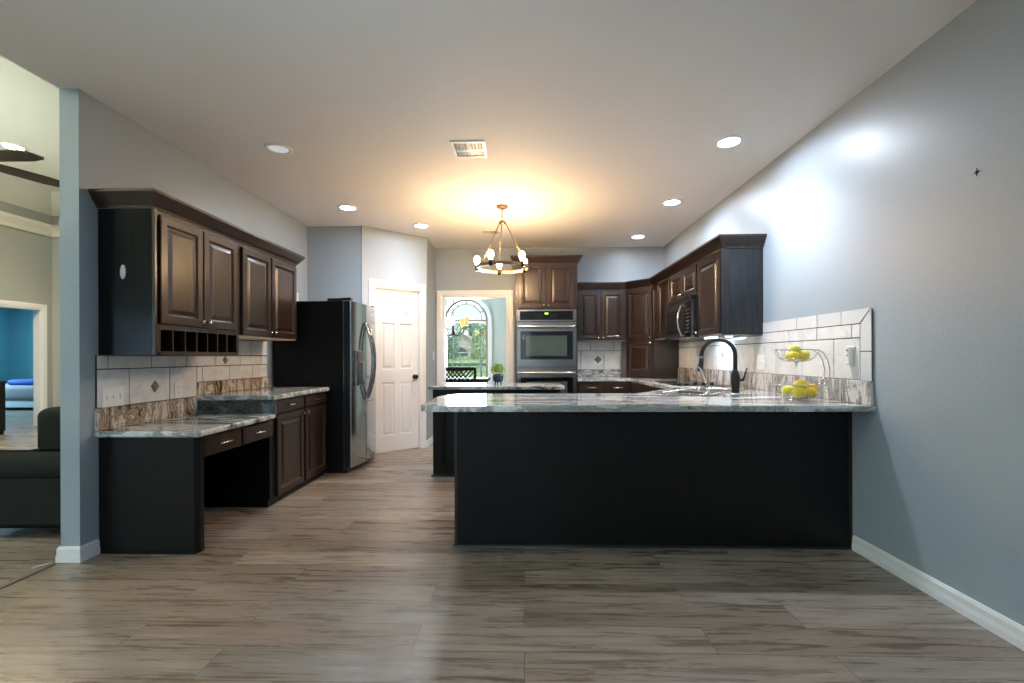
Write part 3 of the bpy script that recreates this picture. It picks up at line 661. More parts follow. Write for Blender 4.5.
mb.use('display'); mb.box((a+b)/2-.022, (a+b)/2+.022, oy-.0386, oy-.0378, 1.728, 1.744)
obj('control_panel', mb, None, ov)
for z0, z1, hz in ((1.045, 1.622, 1.565), (.43, 1.030, .975)):
    mb = MB(); T = TF(a, z0, oy-.0125); w, h = b-a, z1-z0
    mb.use('steel'); mb.panel(w, h, [(0, 0), (0, .026), (.004, .03), (.03, .03)], T)
    mb.use('bglass'); mb.box(.05, w-.05, -.034, -.029, .10, h-.115, T, bev=.002)
    d = obj('oven_door', mb, None, ov)
    m2 = MB(); m2.box(.125, w-.125, -.0355, -.034, .145, h-.17, T); obj('window', m2, M.setdefault('ovenwin', mat('oven_window_glass', (.05, .075, .075), .06, spec=.8)), d)
    m2 = MB(); m2.tube([(a+.02, oy-.04, hz), (a+.02, oy-.075, hz), (a+.06, oy-.09, hz), (a+.2, oy-.095, hz), (b-.2, oy-.095, hz), (b-.06, oy-.09, hz), (b-.02, oy-.075, hz), (b-.02, oy-.04, hz)], .017, 12); obj('handle', m2, 'nickel', d)

# ------------------------------------------------------------------ back and right uppers
ZT = 2.085; BX0, BX1 = .745, 1.395; YU = 6.22; XU = 1.675; YN = 3.85; YK = 5.90
ub = thing('wall_cabinet', 'dark two-door wall cabinet on the back wall beside the oven tower', 'cabinet', (1.07, 6.4, 1.39))
mb = MB(); mb.use('wood'); mb.box(OX1+.002, BX1-.002, YU, YB-.003, 1.40, ZT); mb.use('underside'); mb.box(OX1+.005, BX1-.004, YU+.004, YB-.003, 1.39, 1.40); obj('cabinet_body', mb, None, ub)
add_door(ub, TF(.742, 1.402, YU-.001), .305, .665, (.28, .03)); add_door(ub, TF(1.055, 1.402, YU-.001), .305, .665, (.025, .03))
dg = thing('corner_cabinet', 'diagonal corner cabinet with stacked upper and lower doors standing on the counter', 'cabinet', (1.75, 6.3, CT))
mb = MB(); poly = [(BX1, YU), (XU, YK), (XR-.003, YK), (XR-.003, YB-.003), (BX1, YB-.003)]; mb.prism(poly, CT+.001, ZT); obj('cabinet_body', mb, 'wood', dg)
cl = math.hypot(XU-BX1, YK-YU); TD = frame(BX1, YU, 0, XU-BX1, YK-YU)
TDd = TD @ Matrix.Translation((.02, -.001, 0))
add_door(dg, TDd @ Matrix.Translation((0, 0, 1.40)), cl-.03, .665, (cl-.055, .03)); add_door(dg, TDd @ Matrix.Translation((0, 0, .925)), cl-.03, .465, (cl-.055, .43))
TRt = lambda y, z: frame(XU, y, z, 0, -1)
ur = thing('wall_cabinet', 'narrow one-door wall cabinet between the corner cabinet and the microwave', 'cabinet', (1.84, 5.5, 1.4))
mb = MB(); mb.use('wood'); mb.box(XU, XR-.003, 5.197, YK-.002, 1.40, ZT); mb.use('underside'); mb.box(XU+.004, XR-.004, 5.20, YK-.004, 1.39, 1.40); obj('cabinet_body', mb, None, ur)
add_door(ur, TRt(5.62, 1.41), .405, .655, (.38, .03)); 
mb = MB(); mb.panel(.235, .655, door_levels(.235, .655, fr=.04), TRt(5.875, 1.41)); obj('filler_panel', mb, 'wood', ur)
um = thing('wall_cabinet', 'short two-door wall cabinet directly above the microwave', 'cabinet', (1.84, 4.8, 1.775))
mb = MB(); mb.box(XU, XR-.003, 4.392, 5.194, 1.775, ZT); obj('cabinet_body', mb, 'wood', um)
add_door(um, TRt(5.185, 1.785), .385, .28, (.36, .03)); add_door(um, TRt(4.79, 1.785), .385, .28, (.025, .03))
un = thing('wall_cabinet', 'tall one-door wall cabinet with a plain dark end panel, nearest on the right wall', 'cabinet', (1.84, 4.1, 1.365))
mb = MB(); mb.use('wood'); mb.box(XU, XR-.003, YN+.006, 4.389, 1.375, ZT); mb.use('underside'); mb.box(XU+.004, XR-.004, YN+.01, 4.385, 1.365, 1.375); obj('cabinet_body', mb, None, un)
M['endpanel'] = wood_mat('blue_grey_end_panel', (.008, .008, .009), (.024, .026, .030), rough=.42, coat=0, spec=.3)  # streaks from near-black to blue-grey
mb = MB(); mb.box(XU-.018, XR-.003, YN, YN+.006, 1.36, ZT); obj('end_panel', mb, 'endpanel', un)
add_door(un, TRt(4.378, 1.37), .49, .69, (.025, .03))
crown('crown_molding', [(OX1+.002, YU), (BX1, YU), (XU, YK), (XU, YN), (XR-.003, YN)], ZT+.001, 'dark crown molding above the right and corner wall cabinets')
for i, y in enumerate((4.05,)): pass
pg = 'round under-cabinet puck lights'
for y, lb in ((5.45, 'small round puck light under the narrow cabinet near the corner'), (4.12, 'small round puck light under the tall right cabinet')):
    t = thing('puck_light', lb, 'light', (1.84, y, 1.36)); z_ = 1.39 if y > 5 else 1.365
    mb = MB(); mb.lathe([(.035, z_-.012), (.035, z_)], (1.84, y, 0), 20); obj('housing', mb, 'plate', t); mb = MB(); mb.lathe([(.027, z_-.014), (.027, z_-.0121)], (1.84, y, 0), 20); obj('lens', mb, 'puck', t)
# microwave
mw_ = thing('microwave', 'black over-the-range microwave with a curved silver handle', 'microwave', (1.8, 4.78, 1.36))
MX = 1.60; my0, my1, mz0, mz1 = 4.393, 5.19, 1.362, 1.77
mb = MB(); mb.use('black'); mb.box(MX+.03, XR-.01, my0, my1, mz0, mz1, bev=.003); mb.use('lamp'); mb.box(1.82, 1.90, 4.5, 4.62, mz0-.003, mz0-.0005); obj('body', mb, None, mw_)
TM = frame(MX+.029, my1, mz0, 0, -1); mwid = my1-my0; ctrl = .19
mb = MB(); mb.use('dsteel'); mb.box(0, mwid-ctrl, -.028, 0, 0, mz1-mz0-.055, TM, bev=.004); mb.use('mglass'); mb.box(.05, mwid-ctrl-.09, -.0295, -.027, .05, .29, TM); dmo = obj('door', mb, None, mw_)
mb = MB(); hy = mwid-ctrl-.035
mb.tube([(hy, -.026, .02), (hy, -.045, .03), (hy, -.070, .10), (hy, -.078, .175), (hy, -.070, .25), (hy, -.045, .32), (hy, -.026, .33)], .010, 10, T=TM); obj('handle', mb, 'chrome', dmo)
mb = MB(); mb.use('bglass'); mb.box(mwid-ctrl+.002, mwid-.003, -.028, 0, 0, mz1-mz0-.055, TM, bev=.003); mb.use('mark')
for i in range(3):
    for j in range(7): mb.box(mwid-ctrl+.045+i*.042, mwid-ctrl+.062+i*.042, -.0287, -.0278, .05+j*.036, .062+j*.036, TM)
obj('control_panel', mb, None, mw_)
mb = MB(); mb.box(0, mwid, -.026, 0, mz1-mz0-.052, mz1-mz0, TM, bev=.003)
for i in range(5): mb.box(.03, mwid-.03, -.0275, -.025, mz1-mz0-.046+i*.009, mz1-mz0-.043+i*.009, TM)
obj('vent_grille', mb, 'dsteel', mw_)
mb = MB(); mb.box(mwid-.003, mwid, -.028, .012, 0, mz1-mz0, TM); obj('side_trim', mb, 'steel', mw_, 'silver edge strip')

# ------------------------------------------------------------------ right and back base run, counters
XB, YBB = 1.40, 5.92
bb = thing('base_cabinet', 'dark base cabinet with drawers under the back wall counter beside the ovens', 'cabinet', (1.05, 6.2, 0))
mb = MB(); mb.box(OX1+.003, XB-.003, YBB, YB-.003, .10, CT-.04); mb.box(OX1+.003, XB-.003, YBB+.06, YB-.003, 0, .10); obj('cabinet_body', mb, 'wood', bb)
for x0, w in ((.715, .335), (1.055, .325)):
    add_door(bb, TF(x0, .715, YBB-.001), w, .125, None, 'drawer', True); add_door(bb, TF(x0, .12, YBB-.001), w, .585, (w/2, .55))
br_ = thing('base_cabinet', 'dark base cabinet run under the cooktop along the right wall', 'cabinet', (1.7, 5.0, 0))
mb = MB(); mb.box(XB, XR-.003, 4.2, YB-.003, .10, CT-.04); mb.box(XB+.06, XR-.003, 4.2, YB-.003, 0, .10); obj('cabinet_body', mb, 'wood', br_)
TRb = lambda y, z: frame(XB, y, z, 0, -1)
for y, w in ((5.885, .50), (5.375, .54), (4.825, .55)):
    add_door(br_, TRb(y, .715), w, .125, None, 'drawer', True); add_door(br_, TRb(y, .12), w, .585, (.03, .55))
# peninsula
YP0, YP1, PX0 = 2.83, 3.44, -.43
pn = thing('peninsula_cabinet', 'long black peninsula base with a plain back panel facing the room', 'kitchen peninsula', (.8, 3.1, 0))
mb = MB(); mb.prism([(PX0+.02, YP0+.013), (XR-.003, YP0+.013), (XR-.003, 4.197), (1.42, 4.197), (.84, 3.52), (PX0+.02, YP1)][::1], .0, CT-.036); obj('cabinet_body', mb, 'panel', pn)
mb = MB(); mb.box(PX0, XR-.022, YP0, YP0+.012, .014, CT-.036); mb.box(PX0, PX0+.018, YP0+.0125, YP1, .014, CT-.036); obj('back_panel', mb, 'panel', pn)
mb = MB(); mb.sweep([(PX0, YP1), (PX0, YP0), (XR-.018, YP0)][::1], [(0, 0), (.014, 0), (.012, .008), (.004, .014), (0, .014)]); obj('shoe_molding', mb, 'black', pn)
mb = MB(); mb.box(XR-.021, XR-.003, YP0-.004, YP0+.012, .0, CT-.036); obj('corner_trim', mb, 'wood', pn)
mb = MB(); mb.box(PX0-.004, PX0+.012, YP0-.003, YP0-.0002, .014, CT-.036); obj('corner_trim', mb, 'wood', pn)
ct = thing('countertop', 'large pale granite counter wrapping from the peninsula around the right and back walls', 'countertop', (1.2, 3.6, CT-.035))
# slab outline with sink and rounded end
def arcp(cx_, cy_, r, a0, a1, n=10): return [(cx_+r*math.cos(math.radians(a0+(a1-a0)*i/n)), cy_+r*math.sin(math.radians(a0+(a1-a0)*i/n))) for i in range(n+1)]
PL, PF, PBk = -.62, 2.64, 3.53
outer = arcp(PL+.10, PF+.10, .10, 180, 270)+[(XR-.003, PF), (XR-.003, YB-.003), (OX1+.003, YB-.003), (OX1+.003, YBB-.035), (XB-.03, YBB-.035), (XB-.03, 4.14), (.86, PBk)]+arcp(PL+.28, PBk-.28, .28, 90, 180)
# sink hole (rotated rectangle)
SC = Vector((1.42, 3.70)); sa = math.radians(-45+90)   # sink length runs along (1,1)
ux = Vector((math.cos(math.radians(48)), math.sin(math.radians(48)))); uy = Vector((-ux.y, ux.x))
SW, SD = .36, .19
def sk(a, b): p = SC+ux*a+uy*b; return (p.x, p.y)
hole = [sk(-SW, -SD), sk(SW, -SD), sk(SW, SD), sk(-SW, SD)]
def slab_with_hole(outer, hole, z0, z1, rnd=.006):
    import bmesh
    bm = bmesh.new()
    def loop(pts): vs = [bm.verts.new((x, y, z1)) for x, y in pts]; return [bm.edges.new((vs[i], vs[(i+1) % len(vs)])) for i in range(len(vs))]
    e = loop(outer)+loop(hole)
    bmesh.ops.triangle_fill(bm, use_beauty=True, edges=e)
    bm.verts.ensure_lookup_table(); r = MB(); idx = {v: i for i, v in enumerate(bm.verts)}
    top = [tuple(v.co) for v in bm.verts]; fs = []
    for f in bm.faces:
        q = [idx[v] for v in f.verts]
        if f.normal.z < 0: q = q[::-1]
        fs.append(q)
    n = len(top); bot = [(x, y, z0) for x, y, z in top]
    fs += [[i+n for i in f[::-1]] for f in fs]
    no = len(outer); nh = len(hole)
    fs += [(i, i+n, (i+1) % no+n, (i+1) % no) for i in range(no)]
    fs += [(no+i, no+(i+1) % nh, no+(i+1) % nh+n, no+i+n) for i in range(nh)]
    r.add(top+bot, fs); bm.free(); return r
# body slab slightly inset below an eased edge
mb = slab_with_hole(outer, hole, CT-.035, CT)
co = obj('slab', mb, 'granite', ct)
bv = co.modifiers.new('eased_edge', 'BEVEL'); bv.width = .008; bv.segments = 3; bv.limit_method = 'ANGLE'; bv.angle_limit = math.radians(50)
obj('wall_splash', slab(XR-.024, XR-.003, 2.652, YK-.002, CT+.0005, 1.033, .003), 'granite_r', ct, 'streaked granite splash along the right wall')
obj('wall_splash', slab(OX1+.004, BX1-.002, YB-.024, YB-.003, CT+.0005, .992, .003), 'granite_b', ct, 'grey granite splash on the back wall')
# sink
sk_ = thing('kitchen_sink', 'stainless steel drop-in sink set in the corner of the granite counter', 'sink', (SC.x, SC.y, CT))
TS = Matrix(((ux.x, uy.x, 0, SC.x), (ux.y, uy.y, 0, SC.y), (0, 0, 1, CT), (0, 0, 0, 1)))
def rrect(w, d, r, z, n=5):
    pts = []
    for cx_, cy_, a in ((w-r, -d+r, -90), (w-r, d-r, 0), (-w+r, d-r, 90), (-w+r, -d+r, 180)):
        for i in range(n+1): an = math.radians(a+90*i/n); pts.append((cx_+r*math.cos(an), cy_+r*math.sin(an), z))
    return pts
mb = MB(); mb.rings([rrect(SW-.012, SD-.012, .04, -.03), rrect(SW-.012, SD-.012, .04, .001), rrect(SW+.028, SD+.028, .05, .0012), rrect(SW+.030, SD+.030, .05, .004), rrect(SW+.020, SD+.020, .05, .008), rrect(SW-.018, SD-.018, .04, .006), rrect(SW-.022, SD-.022, .04, -.005), rrect(SW-.03, SD-.03, .05, -.033), rrect(SW-.06, SD-.06, .04, -.034)], True, False, True, True, TS); obj('basin', mb, 'steel', sk_)
mb = MB(); mb.box(-.006, .006, -SD+.02, SD-.02, -.033, .002, TS, bev=.003); obj('divider', mb, 'steel', sk_)
mb = MB(); mb.lathe([(.001, 0), (.038, 0), (.038, .003), (.02, .0035), (.001, .0035)], (SC.x-.17*ux.x, SC.y-.17*ux.y, CT-.0335), 20); obj('drain', mb, 'chrome', sk_)
# faucet
fx, fy = 1.60, 3.48
fc = thing('kitchen_faucet', 'tall matte black gooseneck pull-down faucet behind the sink', 'faucet', (fx, fy, CT))
mb = MB(); mb.lathe([(.048, CT+.0005), (.05, CT+.004), (.044, CT+.007)], (fx, fy, 0), 24, T=None); obj('deck_plate', mb, 'nickel', fc)
mb = MB(); mb.lathe([(.028, CT+.0075), (.030, CT+.014), (.027, CT+.03), (.031, CT+.07), (.034, CT+.11), (.030, CT+.145), (.021, CT+.172), (.017, CT+.18)], (fx, fy, 0), 24); obj('faucet_body', mb, 'mattblack', fc)
dv = Vector((-.80, .60, 0)).normalized(); R_ = .122; zc_ = CT+.29
pts = [(fx, fy, CT+.178), (fx, fy, zc_-.04), (fx, fy, zc_)]
for i in range(1, 15):
    a = math.pi*i/15; o = dv*(R_-R_*math.cos(a)); pts.append((fx+o.x, fy+o.y, zc_+R_*math.sin(a)))
e_ = dv*(2*R_); pts.append((fx+e_.x, fy+e_.y, zc_-.01))
mb = MB(); mb.tube(pts, .0155, 14); obj('gooseneck', mb, 'mattblack', fc)
mb = MB(); mb.tube([(fx+e_.x, fy+e_.y, zc_-.008), (fx+e_.x*1.01, fy+e_.y*1.01, zc_-.05), (fx+e_.x*1.04, fy+e_.y*1.04, zc_-.10), (fx+e_.x*1.05, fy+e_.y*1.05, zc_-.125)], [.0165, .019, .023, .021], 14); obj('spray_head', mb, 'mattblack', fc)
mb = MB(); mb.tube([(fx+.028, fy-.01, CT+.105), (fx+.052, fy-.015, CT+.105)], .011, 10); mb.tube([(fx+.052, fy-.015, CT+.10), (fx+.060, fy-.017, CT+.14), (fx+.078, fy-.02, CT+.195)], [.008, .0065, .0055], 10); obj('lever', mb, 'mattblack', fc)
gx, gy = 1.37, 3.42
ft = thing('filter_faucet', 'small chrome water filter faucet standing left of the black faucet', 'faucet', (gx, gy, CT))
mb = MB(); mb.lathe([(.022, CT+.0005), (.022, CT+.006), (.014, CT+.012), (.012, CT+.045), (.008, CT+.055)], (gx, gy, 0), 18); obj('faucet_base', mb, 'chrome', ft)
pts = [(gx, gy, CT+.05), (gx-.015, gy+.003, CT+.10), (gx-.045, gy+.006, CT+.175), (gx-.06, gy+.008, CT+.20), (gx-.078, gy+.01, CT+.207), (gx-.093, gy+.012, CT+.195), (gx-.094, gy+.012, CT+.17), (gx-.088, gy+.012, CT+.13)]
mb = MB(); mb.tube(pts, .0065, 10); obj('spout', mb, 'chrome', ft)
mb = MB(); mb.tube([(gx-.008, gy, CT+.04), (gx-.04, gy, CT+.055)], .006, 8); mb.ball((gx-.042, gy, CT+.055), .011, 10, 6); obj('lever', mb, 'chrome', ft)
# cooktop
ck = thing('cooktop', 'black glass cooktop set into the right counter under the microwave', 'cooktop', (1.69, 4.75, CT))
mb = MB(); mb.use('dsteel'); mb.box(1.445, 1.945, 4.345, 5.13, CT+.0005, CT+.006, bev=.002); mb.use('bglass'); mb.box(1.455, 1.935, 4.355, 5.12, CT+.0055, CT+.009, bev=.001); obj('glass_top', mb, None, ck)
for x_, y_, r_ in ((1.58, 4.62, .09), (1.82, 4.62, .07), (1.58, 4.95, .07), (1.82, 4.95, .09)):
    mb = MB(); mb.lathe([(r_-.003, CT+.0092), (r_, CT+.0092), (r_, CT+.0095), (r_-.003, CT+.0095)], (x_, y_, 0), 28, cap0=False, cap1=False); obj('burner_ring', mb, 'mark', ck)
for i in range(5):
    mb = MB(); mb.lathe([(.021, CT+.0092), (.023, CT+.014), (.020, CT+.033), (.012, CT+.036)], (1.49+.079*i, 4.41, 0), 16); mb.box(1.487+.079*i, 1.493+.079*i, 4.39, 4.43, CT+.034, CT+.041); obj('knob', mb, 'black', ck)

# ------------------------------------------------------------------ fruit basket and lemons
bx, by = 1.745, 2.95
fb = thing('fruit_basket', 'two-tier chrome wire fruit basket on the peninsula by the right wall', 'basket', (bx, by, CT))
def ringp(cx_, cy_, r, z, n=32): return [(cx_+r*math.cos(2*math.pi*i/n), cy_+r*math.sin(2*math.pi*i/n), z) for i in range(n)]
def bowl(parent, cx_, cy_, z0, z1, r0, r1, name):
    mb = MB(); mb.tube(ringp(cx_, cy_, r1, z1), .0035, 8, True); mb.tube(ringp(cx_, cy_, r0, z0), .0025, 6, True)
    for f in (.45,):
        rr_ = r0+(r1-r0)*math.sin(f*math.pi/2)**.9; mb.tube(ringp(cx_, cy_, rr_, z0+(z1-z0)*(1-math.cos(f*math.pi/2))), .0018, 5, True)
    for i in range(14):
        a = 2*math.pi*i/14; p = []
        for j in range(9):
            u = j/8*math.pi/2; r = r0+(r1-r0)*math.sin(u); z = z0+(z1-z0)*(1-math.cos(u)); p.append((cx_+r*math.cos(a), cy_+r*math.sin(a), z))
        mb.tube(p, .0016, 5)
    for i in range(4):
        a = math.pi*i/4; mb.tube([(cx_-r0*math.cos(a), cy_-r0*math.sin(a), z0), (cx_+r0*math.cos(a), cy_+r0*math.sin(a), z0)], .0016, 5)
    return obj(name, mb, 'chrome', parent)
bowl(fb, bx+.01, by, CT+.016, 1.0, .055, .158, 'lower_bowl'); tx = bx-.004
bowl(fb, tx, by, 1.145, 1.218, .045, .118, 'upper_bowl')
mb = MB(); mb.tube(ringp(bx+.01, by, .058, CT+.0035), .003, 6, True)
for i in range(3): a = 2*math.pi*i/3; mb.tube([(bx+.01+.057*math.cos(a), by+.057*math.sin(a), CT+.004), (bx+.01+.055*math.cos(a), by+.055*math.sin(a), CT+.016)], .003, 6)
obj('foot_ring', mb, 'chrome', fb)
mb = MB()
for dy in (-.025, .025):
    p = [(bx+.01+.155, by+dy, 1.0), (bx+.185, by+dy, 1.04), (bx+.192, by+dy, 1.09), (bx+.178, by+dy, 1.15), (bx+.15, by+dy, 1.20), (bx+.112, by+dy*.9, 1.219)]
    q = []
    for i in range(len(p)-1):
        for j in range(4): q.append(Vector(p[i]).lerp(Vector(p[i+1]), j/4))
    q.append(Vector(p[-1])); mb.tube(q, .004, 8)
mb.tube([(bx+.165, by-.025, 1.0), (bx+.165, by+.025, 1.0)], .004, 6)
obj('support_arm', mb, 'chrome', fb)
mb = MB(); mb.lathe([(.012, 1.142), (.006, 1.128), (.003, 1.112), (.0015, 1.10)], (tx, by, 0), 10); obj('finial', mb, 'chrome', fb)
def lemon_mesh():
    mb = MB(); rs = []
    prof = [(.001, -.043), (.006, -.041), (.010, -.037), (.021, -.029), (.028, -.017), (.031, 0), (.028, .016), (.021, .028), (.011, .036), (.007, .040), (.004, .044), (.001, .045)]
    mb.lathe(prof, n=20); return mb
lm = lemon_mesh()
def lemon(x, y, z, rx, rz, m, s, label, grp):
    o = obj('lemon', lm, m); o.location = (x, y, z); o.rotation_euler = (rx, 0, rz); o.scale = (s, s, s); tag(o, label, 'lemon', grp); return o
lx = bx+.01
for x, y, z, rx, rz, m, s, lb in (
    (-.075, -.01, .965, 1.2, .5, 'lime', 1.0, 'greenish lemon at the left side of the lower basket'),
    (-.028, -.052, .955, 1.57, 1.3, 'lemon', 1.08, 'bright yellow lemon at the front left of the lower basket'),
    (.045, -.048, .955, 1.57, 1.8, 'lemon', 1.05, 'bright yellow lemon at the front right of the lower basket'),
    (.088, .012, .975, 1.3, 1.2, 'orange', .95, 'orange-tinged lemon at the right side of the lower basket'),
    (.01, .035, .955, 1.57, .3, 'lemon', 1.05, 'yellow lemon at the back of the lower basket'),
    (.005, -.012, 1.0, 1.4, 1.5, 'lemon', 1.1, 'topmost yellow lemon of the pile in the lower basket')):
    lemon(lx+x, by+y, z-.004, rx, rz, m, s, lb, 'lemons in the lower basket')
for x, y, z, rx, rz, m, s, lb in (
    (-.036, -.022, 1.178, 1.45, .9, 'lemon', 1.0, 'yellow lemon at the left of the upper basket'),
    (.036, -.02, 1.182, .5, 1.9, 'lemon', 1.08, 'yellow lemon at the right of the upper basket'),
    (.0, .035, 1.185, 1.57, 1.6, 'lemon', 1.05, 'yellow lemon at the back of the upper basket'),
    (-.012, .0, 1.222, 1.5, 1.4, 'lime', .9, 'greenish lemon topmost in the upper basket')):
    lemon(tx+x, by+y, z, rx, rz, m, s, lb, 'lemons in the upper basket')

# ------------------------------------------------------------------ island
il = thing('kitchen_island', 'small dark island base with a recessed side panel behind the peninsula', 'kitchen island', (-.27, 4.7, 0))
mb = MB(); IX0, IX1, IY0, IY1 = -.90, .355, 4.49, 4.93; mb.box(IX0+.004, IX1, IY0+.004, IY1, .0, CT-.036); obj('cabinet_body', mb, 'panel', il)
for i in range(2):
    w = (IX1-IX0)/2; mb = MB(); mb.panel(w-.004, CT-.05, [(0, 0), (0, .012), (.09, .012), (.098, .004), (.11, .004), (.125, .010)], TF(IX0+i*w+.002, .012, IY0+.003)); obj('side_panel', mb, 'panel', il)
mb = MB(); mb.sweep([(IX0, IY1), (IX0, IY0-.010), (IX1, IY0-.010), (IX1, IY1)], [(0, 0), (.016, 0), (.014, .010), (.004, .018), (0, .018)]); obj('shoe_molding', mb, 'panel', il)
ic = thing('countertop', 'narrow granite top of the small island behind the peninsula', 'countertop', (-.27, 4.7, CT-.035))
mb = MB(); o_ = arcp(-.94+.05, 4.42+.05, .05, 180, 270, 6)+[(.36, 4.42), (.40, 4.47), (.40, 4.90)]+arcp(-.94+.1, 5.0-.1, .1, 90, 180, 6); mb.prism(o_, CT-.035, CT)
co = obj('slab', mb, 'granite', ic); bv = co.modifiers.new('eased_edge', 'BEVEL'); bv.width = .008; bv.segments = 3; bv.limit_method = 'ANGLE'; bv.angle_limit = math.radians(50)
# plant
px_, py_ = -.265, 4.72
pt = thing('potted_plant', 'small leafy green plant in a footed navy blue pot on the island', 'plant', (px_, py_, CT))
mb = MB(); mb.lathe([(.034, CT+.022), (.046, CT+.03), (.054, CT+.06), (.056, CT+.105), (.052, CT+.105), (.050, CT+.085), (.01, CT+.083)], (px_, py_, 0), 28)
for i in range(3):
    a = 2*math.pi*i/3+.5; mb.tube([(px_+.03*math.cos(a), py_+.03*math.sin(a), CT+.03), (px_+.036*math.cos(a), py_+.036*math.sin(a), CT+.0005)], [.010, .006], 8)
obj('pot', mb, 'pot', pt)
mb = MB(); mb.use('leaf'); mb.use('leafl'); rnd = random.Random(3)
for i in range(150):
    th_ = rnd.uniform(0, 2*math.pi); el = rnd.uniform(.15, 1.5); r = rnd.uniform(.045, .095)
    c = Vector((px_+r*math.cos(th_)*math.cos(el), py_+r*math.sin(th_)*math.cos(el), CT+.11+r*math.sin(el)*1.05))
    d = Vector((math.cos(th_)*math.cos(el), math.sin(th_)*math.cos(el), math.sin(el)+.3)).normalized(); sd = d.cross(Vector((rnd.uniform(-1, 1), rnd.uniform(-1, 1), 1))).normalized(); up = sd.cross(d)
    L = rnd.uniform(.02, .034); w = L*.42; mb.use('leaf' if rnd.random() < .45 else 'leafl')
    mb.add([c-d*L*.5, c+sd*w+up*.003, c+d*L*.6, c-sd*w+up*.003, c+up*.004], [(0, 1, 4), (1, 2, 4), (2, 3, 4), (3, 0, 4)])
obj('foliage', mb, None, pt)
mb = MB()
for i in range(9):
    a = i*.7; mb.tube([(px_+.012*math.cos(a), py_+.012*math.sin(a), CT+.085), (px_+.035*math.cos(a), py_+.035*math.sin(a), CT+.16)], .0018, 5)
obj('stem', mb, 'leaf', pt)

# ------------------------------------------------------------------ ceiling fixtures
def can(x, y, label, lens='can', z=ZC, r=.068, k=1):
    t = thing('recessed_light', label, 'ceiling light', (x, y, z), 'recessed ceiling lights')
    mb = MB(); mb.lathe([(r+.004, z-.0005), (r+.030, z-.0005), (r+.028, z-.006), (r+.004, z-.010), (r, z-.004)], (x, y, 0), 32, cap0=False, cap1=False); obj('trim_ring', mb, 'plate', t)
    mb = MB(); mb.lathe([(r+.002, z-.004), (r+.002, z-.001)], (x, y, 0), 32); obj('lens', mb, lens, t)
    if lens != 'canoff':
        l = bpy.data.lights.new('downlight', 'SPOT'); l.energy = CAN_W if lens == 'can' else (CAN_W*.36 if lens == 'candim' else 220); l.color = CAN_COLOR if lens != 'lcan' else (1, .82, .6)
        l.spot_size = math.radians(125); l.spot_blend = .9; l.shadow_soft_size = .055
        lo = bpy.data.objects.new('downlight', l); COL.objects.link(lo); lo.parent = t; lo.location = (0, 0, -.03)
    return t
can(-1.824, 3.36, 'unlit round recessed light, nearest on the left side of the kitchen ceiling', 'canoff')
can(-1.832, 4.706, 'lit recessed ceiling light above the refrigerator, second on the left side', 'candim')
can(-1.213, 5.381, 'lit recessed ceiling light in front of the white pantry door', 'candim')
can(1.504, 3.358, 'bright recessed ceiling light over the peninsula, nearest on the right side')
can(1.512, 4.656, 'lit recessed ceiling light beside the right wall cabinets, second on the right side')
can(1.50, 5.981, 'lit recessed ceiling light farthest away near the back right corner', 'candim')
can(-7.02, 6.10, 'glowing recessed light in the high living room ceiling behind the fan', 'lcan', 4.1, .10)
def vent(x0, x1, y0, y1, label, n=9):
    t = thing('ceiling_vent', label, 'vent', ((x0+x1)/2, (y0+y1)/2, ZC)); mb = MB(); b = .022; z0, z1 = ZC-.008, ZC-.0005
    mb.box(x0, x0+b, y0, y1, z0, z1, bev=.002); mb.box(x1-b, x1, y0, y1, z0, z1, bev=.002); mb.box(x0+b, x1-b, y0, y0+b, z0, z1, bev=.002); mb.box(x0+b, x1-b, y1-b, y1, z0, z1, bev=.002); obj('vent_frame', mb, 'plate', t)
    mb = MB(); mb.box(x0+b, x1-b, y0+b, y1-b, ZC-.002, ZC-.0005); obj('vent_backing', mb, 'black' if n < 12 else 'mark', t)
    mb = MB()
    for i in range(n):
        xx = x0+b+(x1-x0-2*b)*(i+.5)/n; T_ = Matrix.Translation((xx, 0, ZC-.008)) @ Matrix.Rotation(math.radians(38 if i < n/2 else -38), 4, 'Y'); mb.box(-.001, .001, y0+b, y1-b, -.006, .006, T_)
    mb.box(x0+b, x1-b, (y0+y1)/2-.003, (y0+y1)/2+.003, ZC-.0135, ZC-.0105) if n < 12 else None
    obj('louver', mb, 'nickel' if n < 12 else 'plate', t)
vent(-.53, -.275, 3.285, 3.55, 'square white ceiling air vent in the middle of the kitchen ceiling')
vent(-.53, -.28, 5.60, 5.80, 'narrow white ceiling vent behind the chandelier', 12)
# chandelier
hx, hy_ = -.215, 4.72; RR = .268; RZ = 2.105
ch = thing('chandelier', 'round bronze ring chandelier with five glowing bulbs above the island', 'chandelier', (hx, hy_, ZC))
mb = MB(); mb.lathe([(.062, ZC-.0005), (.062, ZC-.012), (.05, ZC-.022), (.012, ZC-.026)][::-1], (hx, hy_, 0), 28); obj('canopy', mb, 'brass', ch)
mb = MB()
for i in range(4):
    zz = ZC-.04-.028*i; R2 = Matrix.Translation((hx, hy_, zz)) @ Matrix.Rotation(math.radians(90*(i % 2)), 4, 'Z')
    mb.tube([(.010*math.cos(2*math.pi*j/12), 0, .019*math.sin(2*math.pi*j/12)) for j in range(12)], .0028, 6, True, T=R2)
obj('chain', mb, 'brass', ch)
mb = MB(); mb.lathe([(.006, ZC-.145), (.012, ZC-.15), (.012, ZC-.155), (.034, ZC-.160), (.036, ZC-.185), (.012, ZC-.19), (.006, ZC-.20)][::-1], (hx, hy_, 0), 20); obj('hub', mb, 'brass', ch)
mb = MB(); n = 64
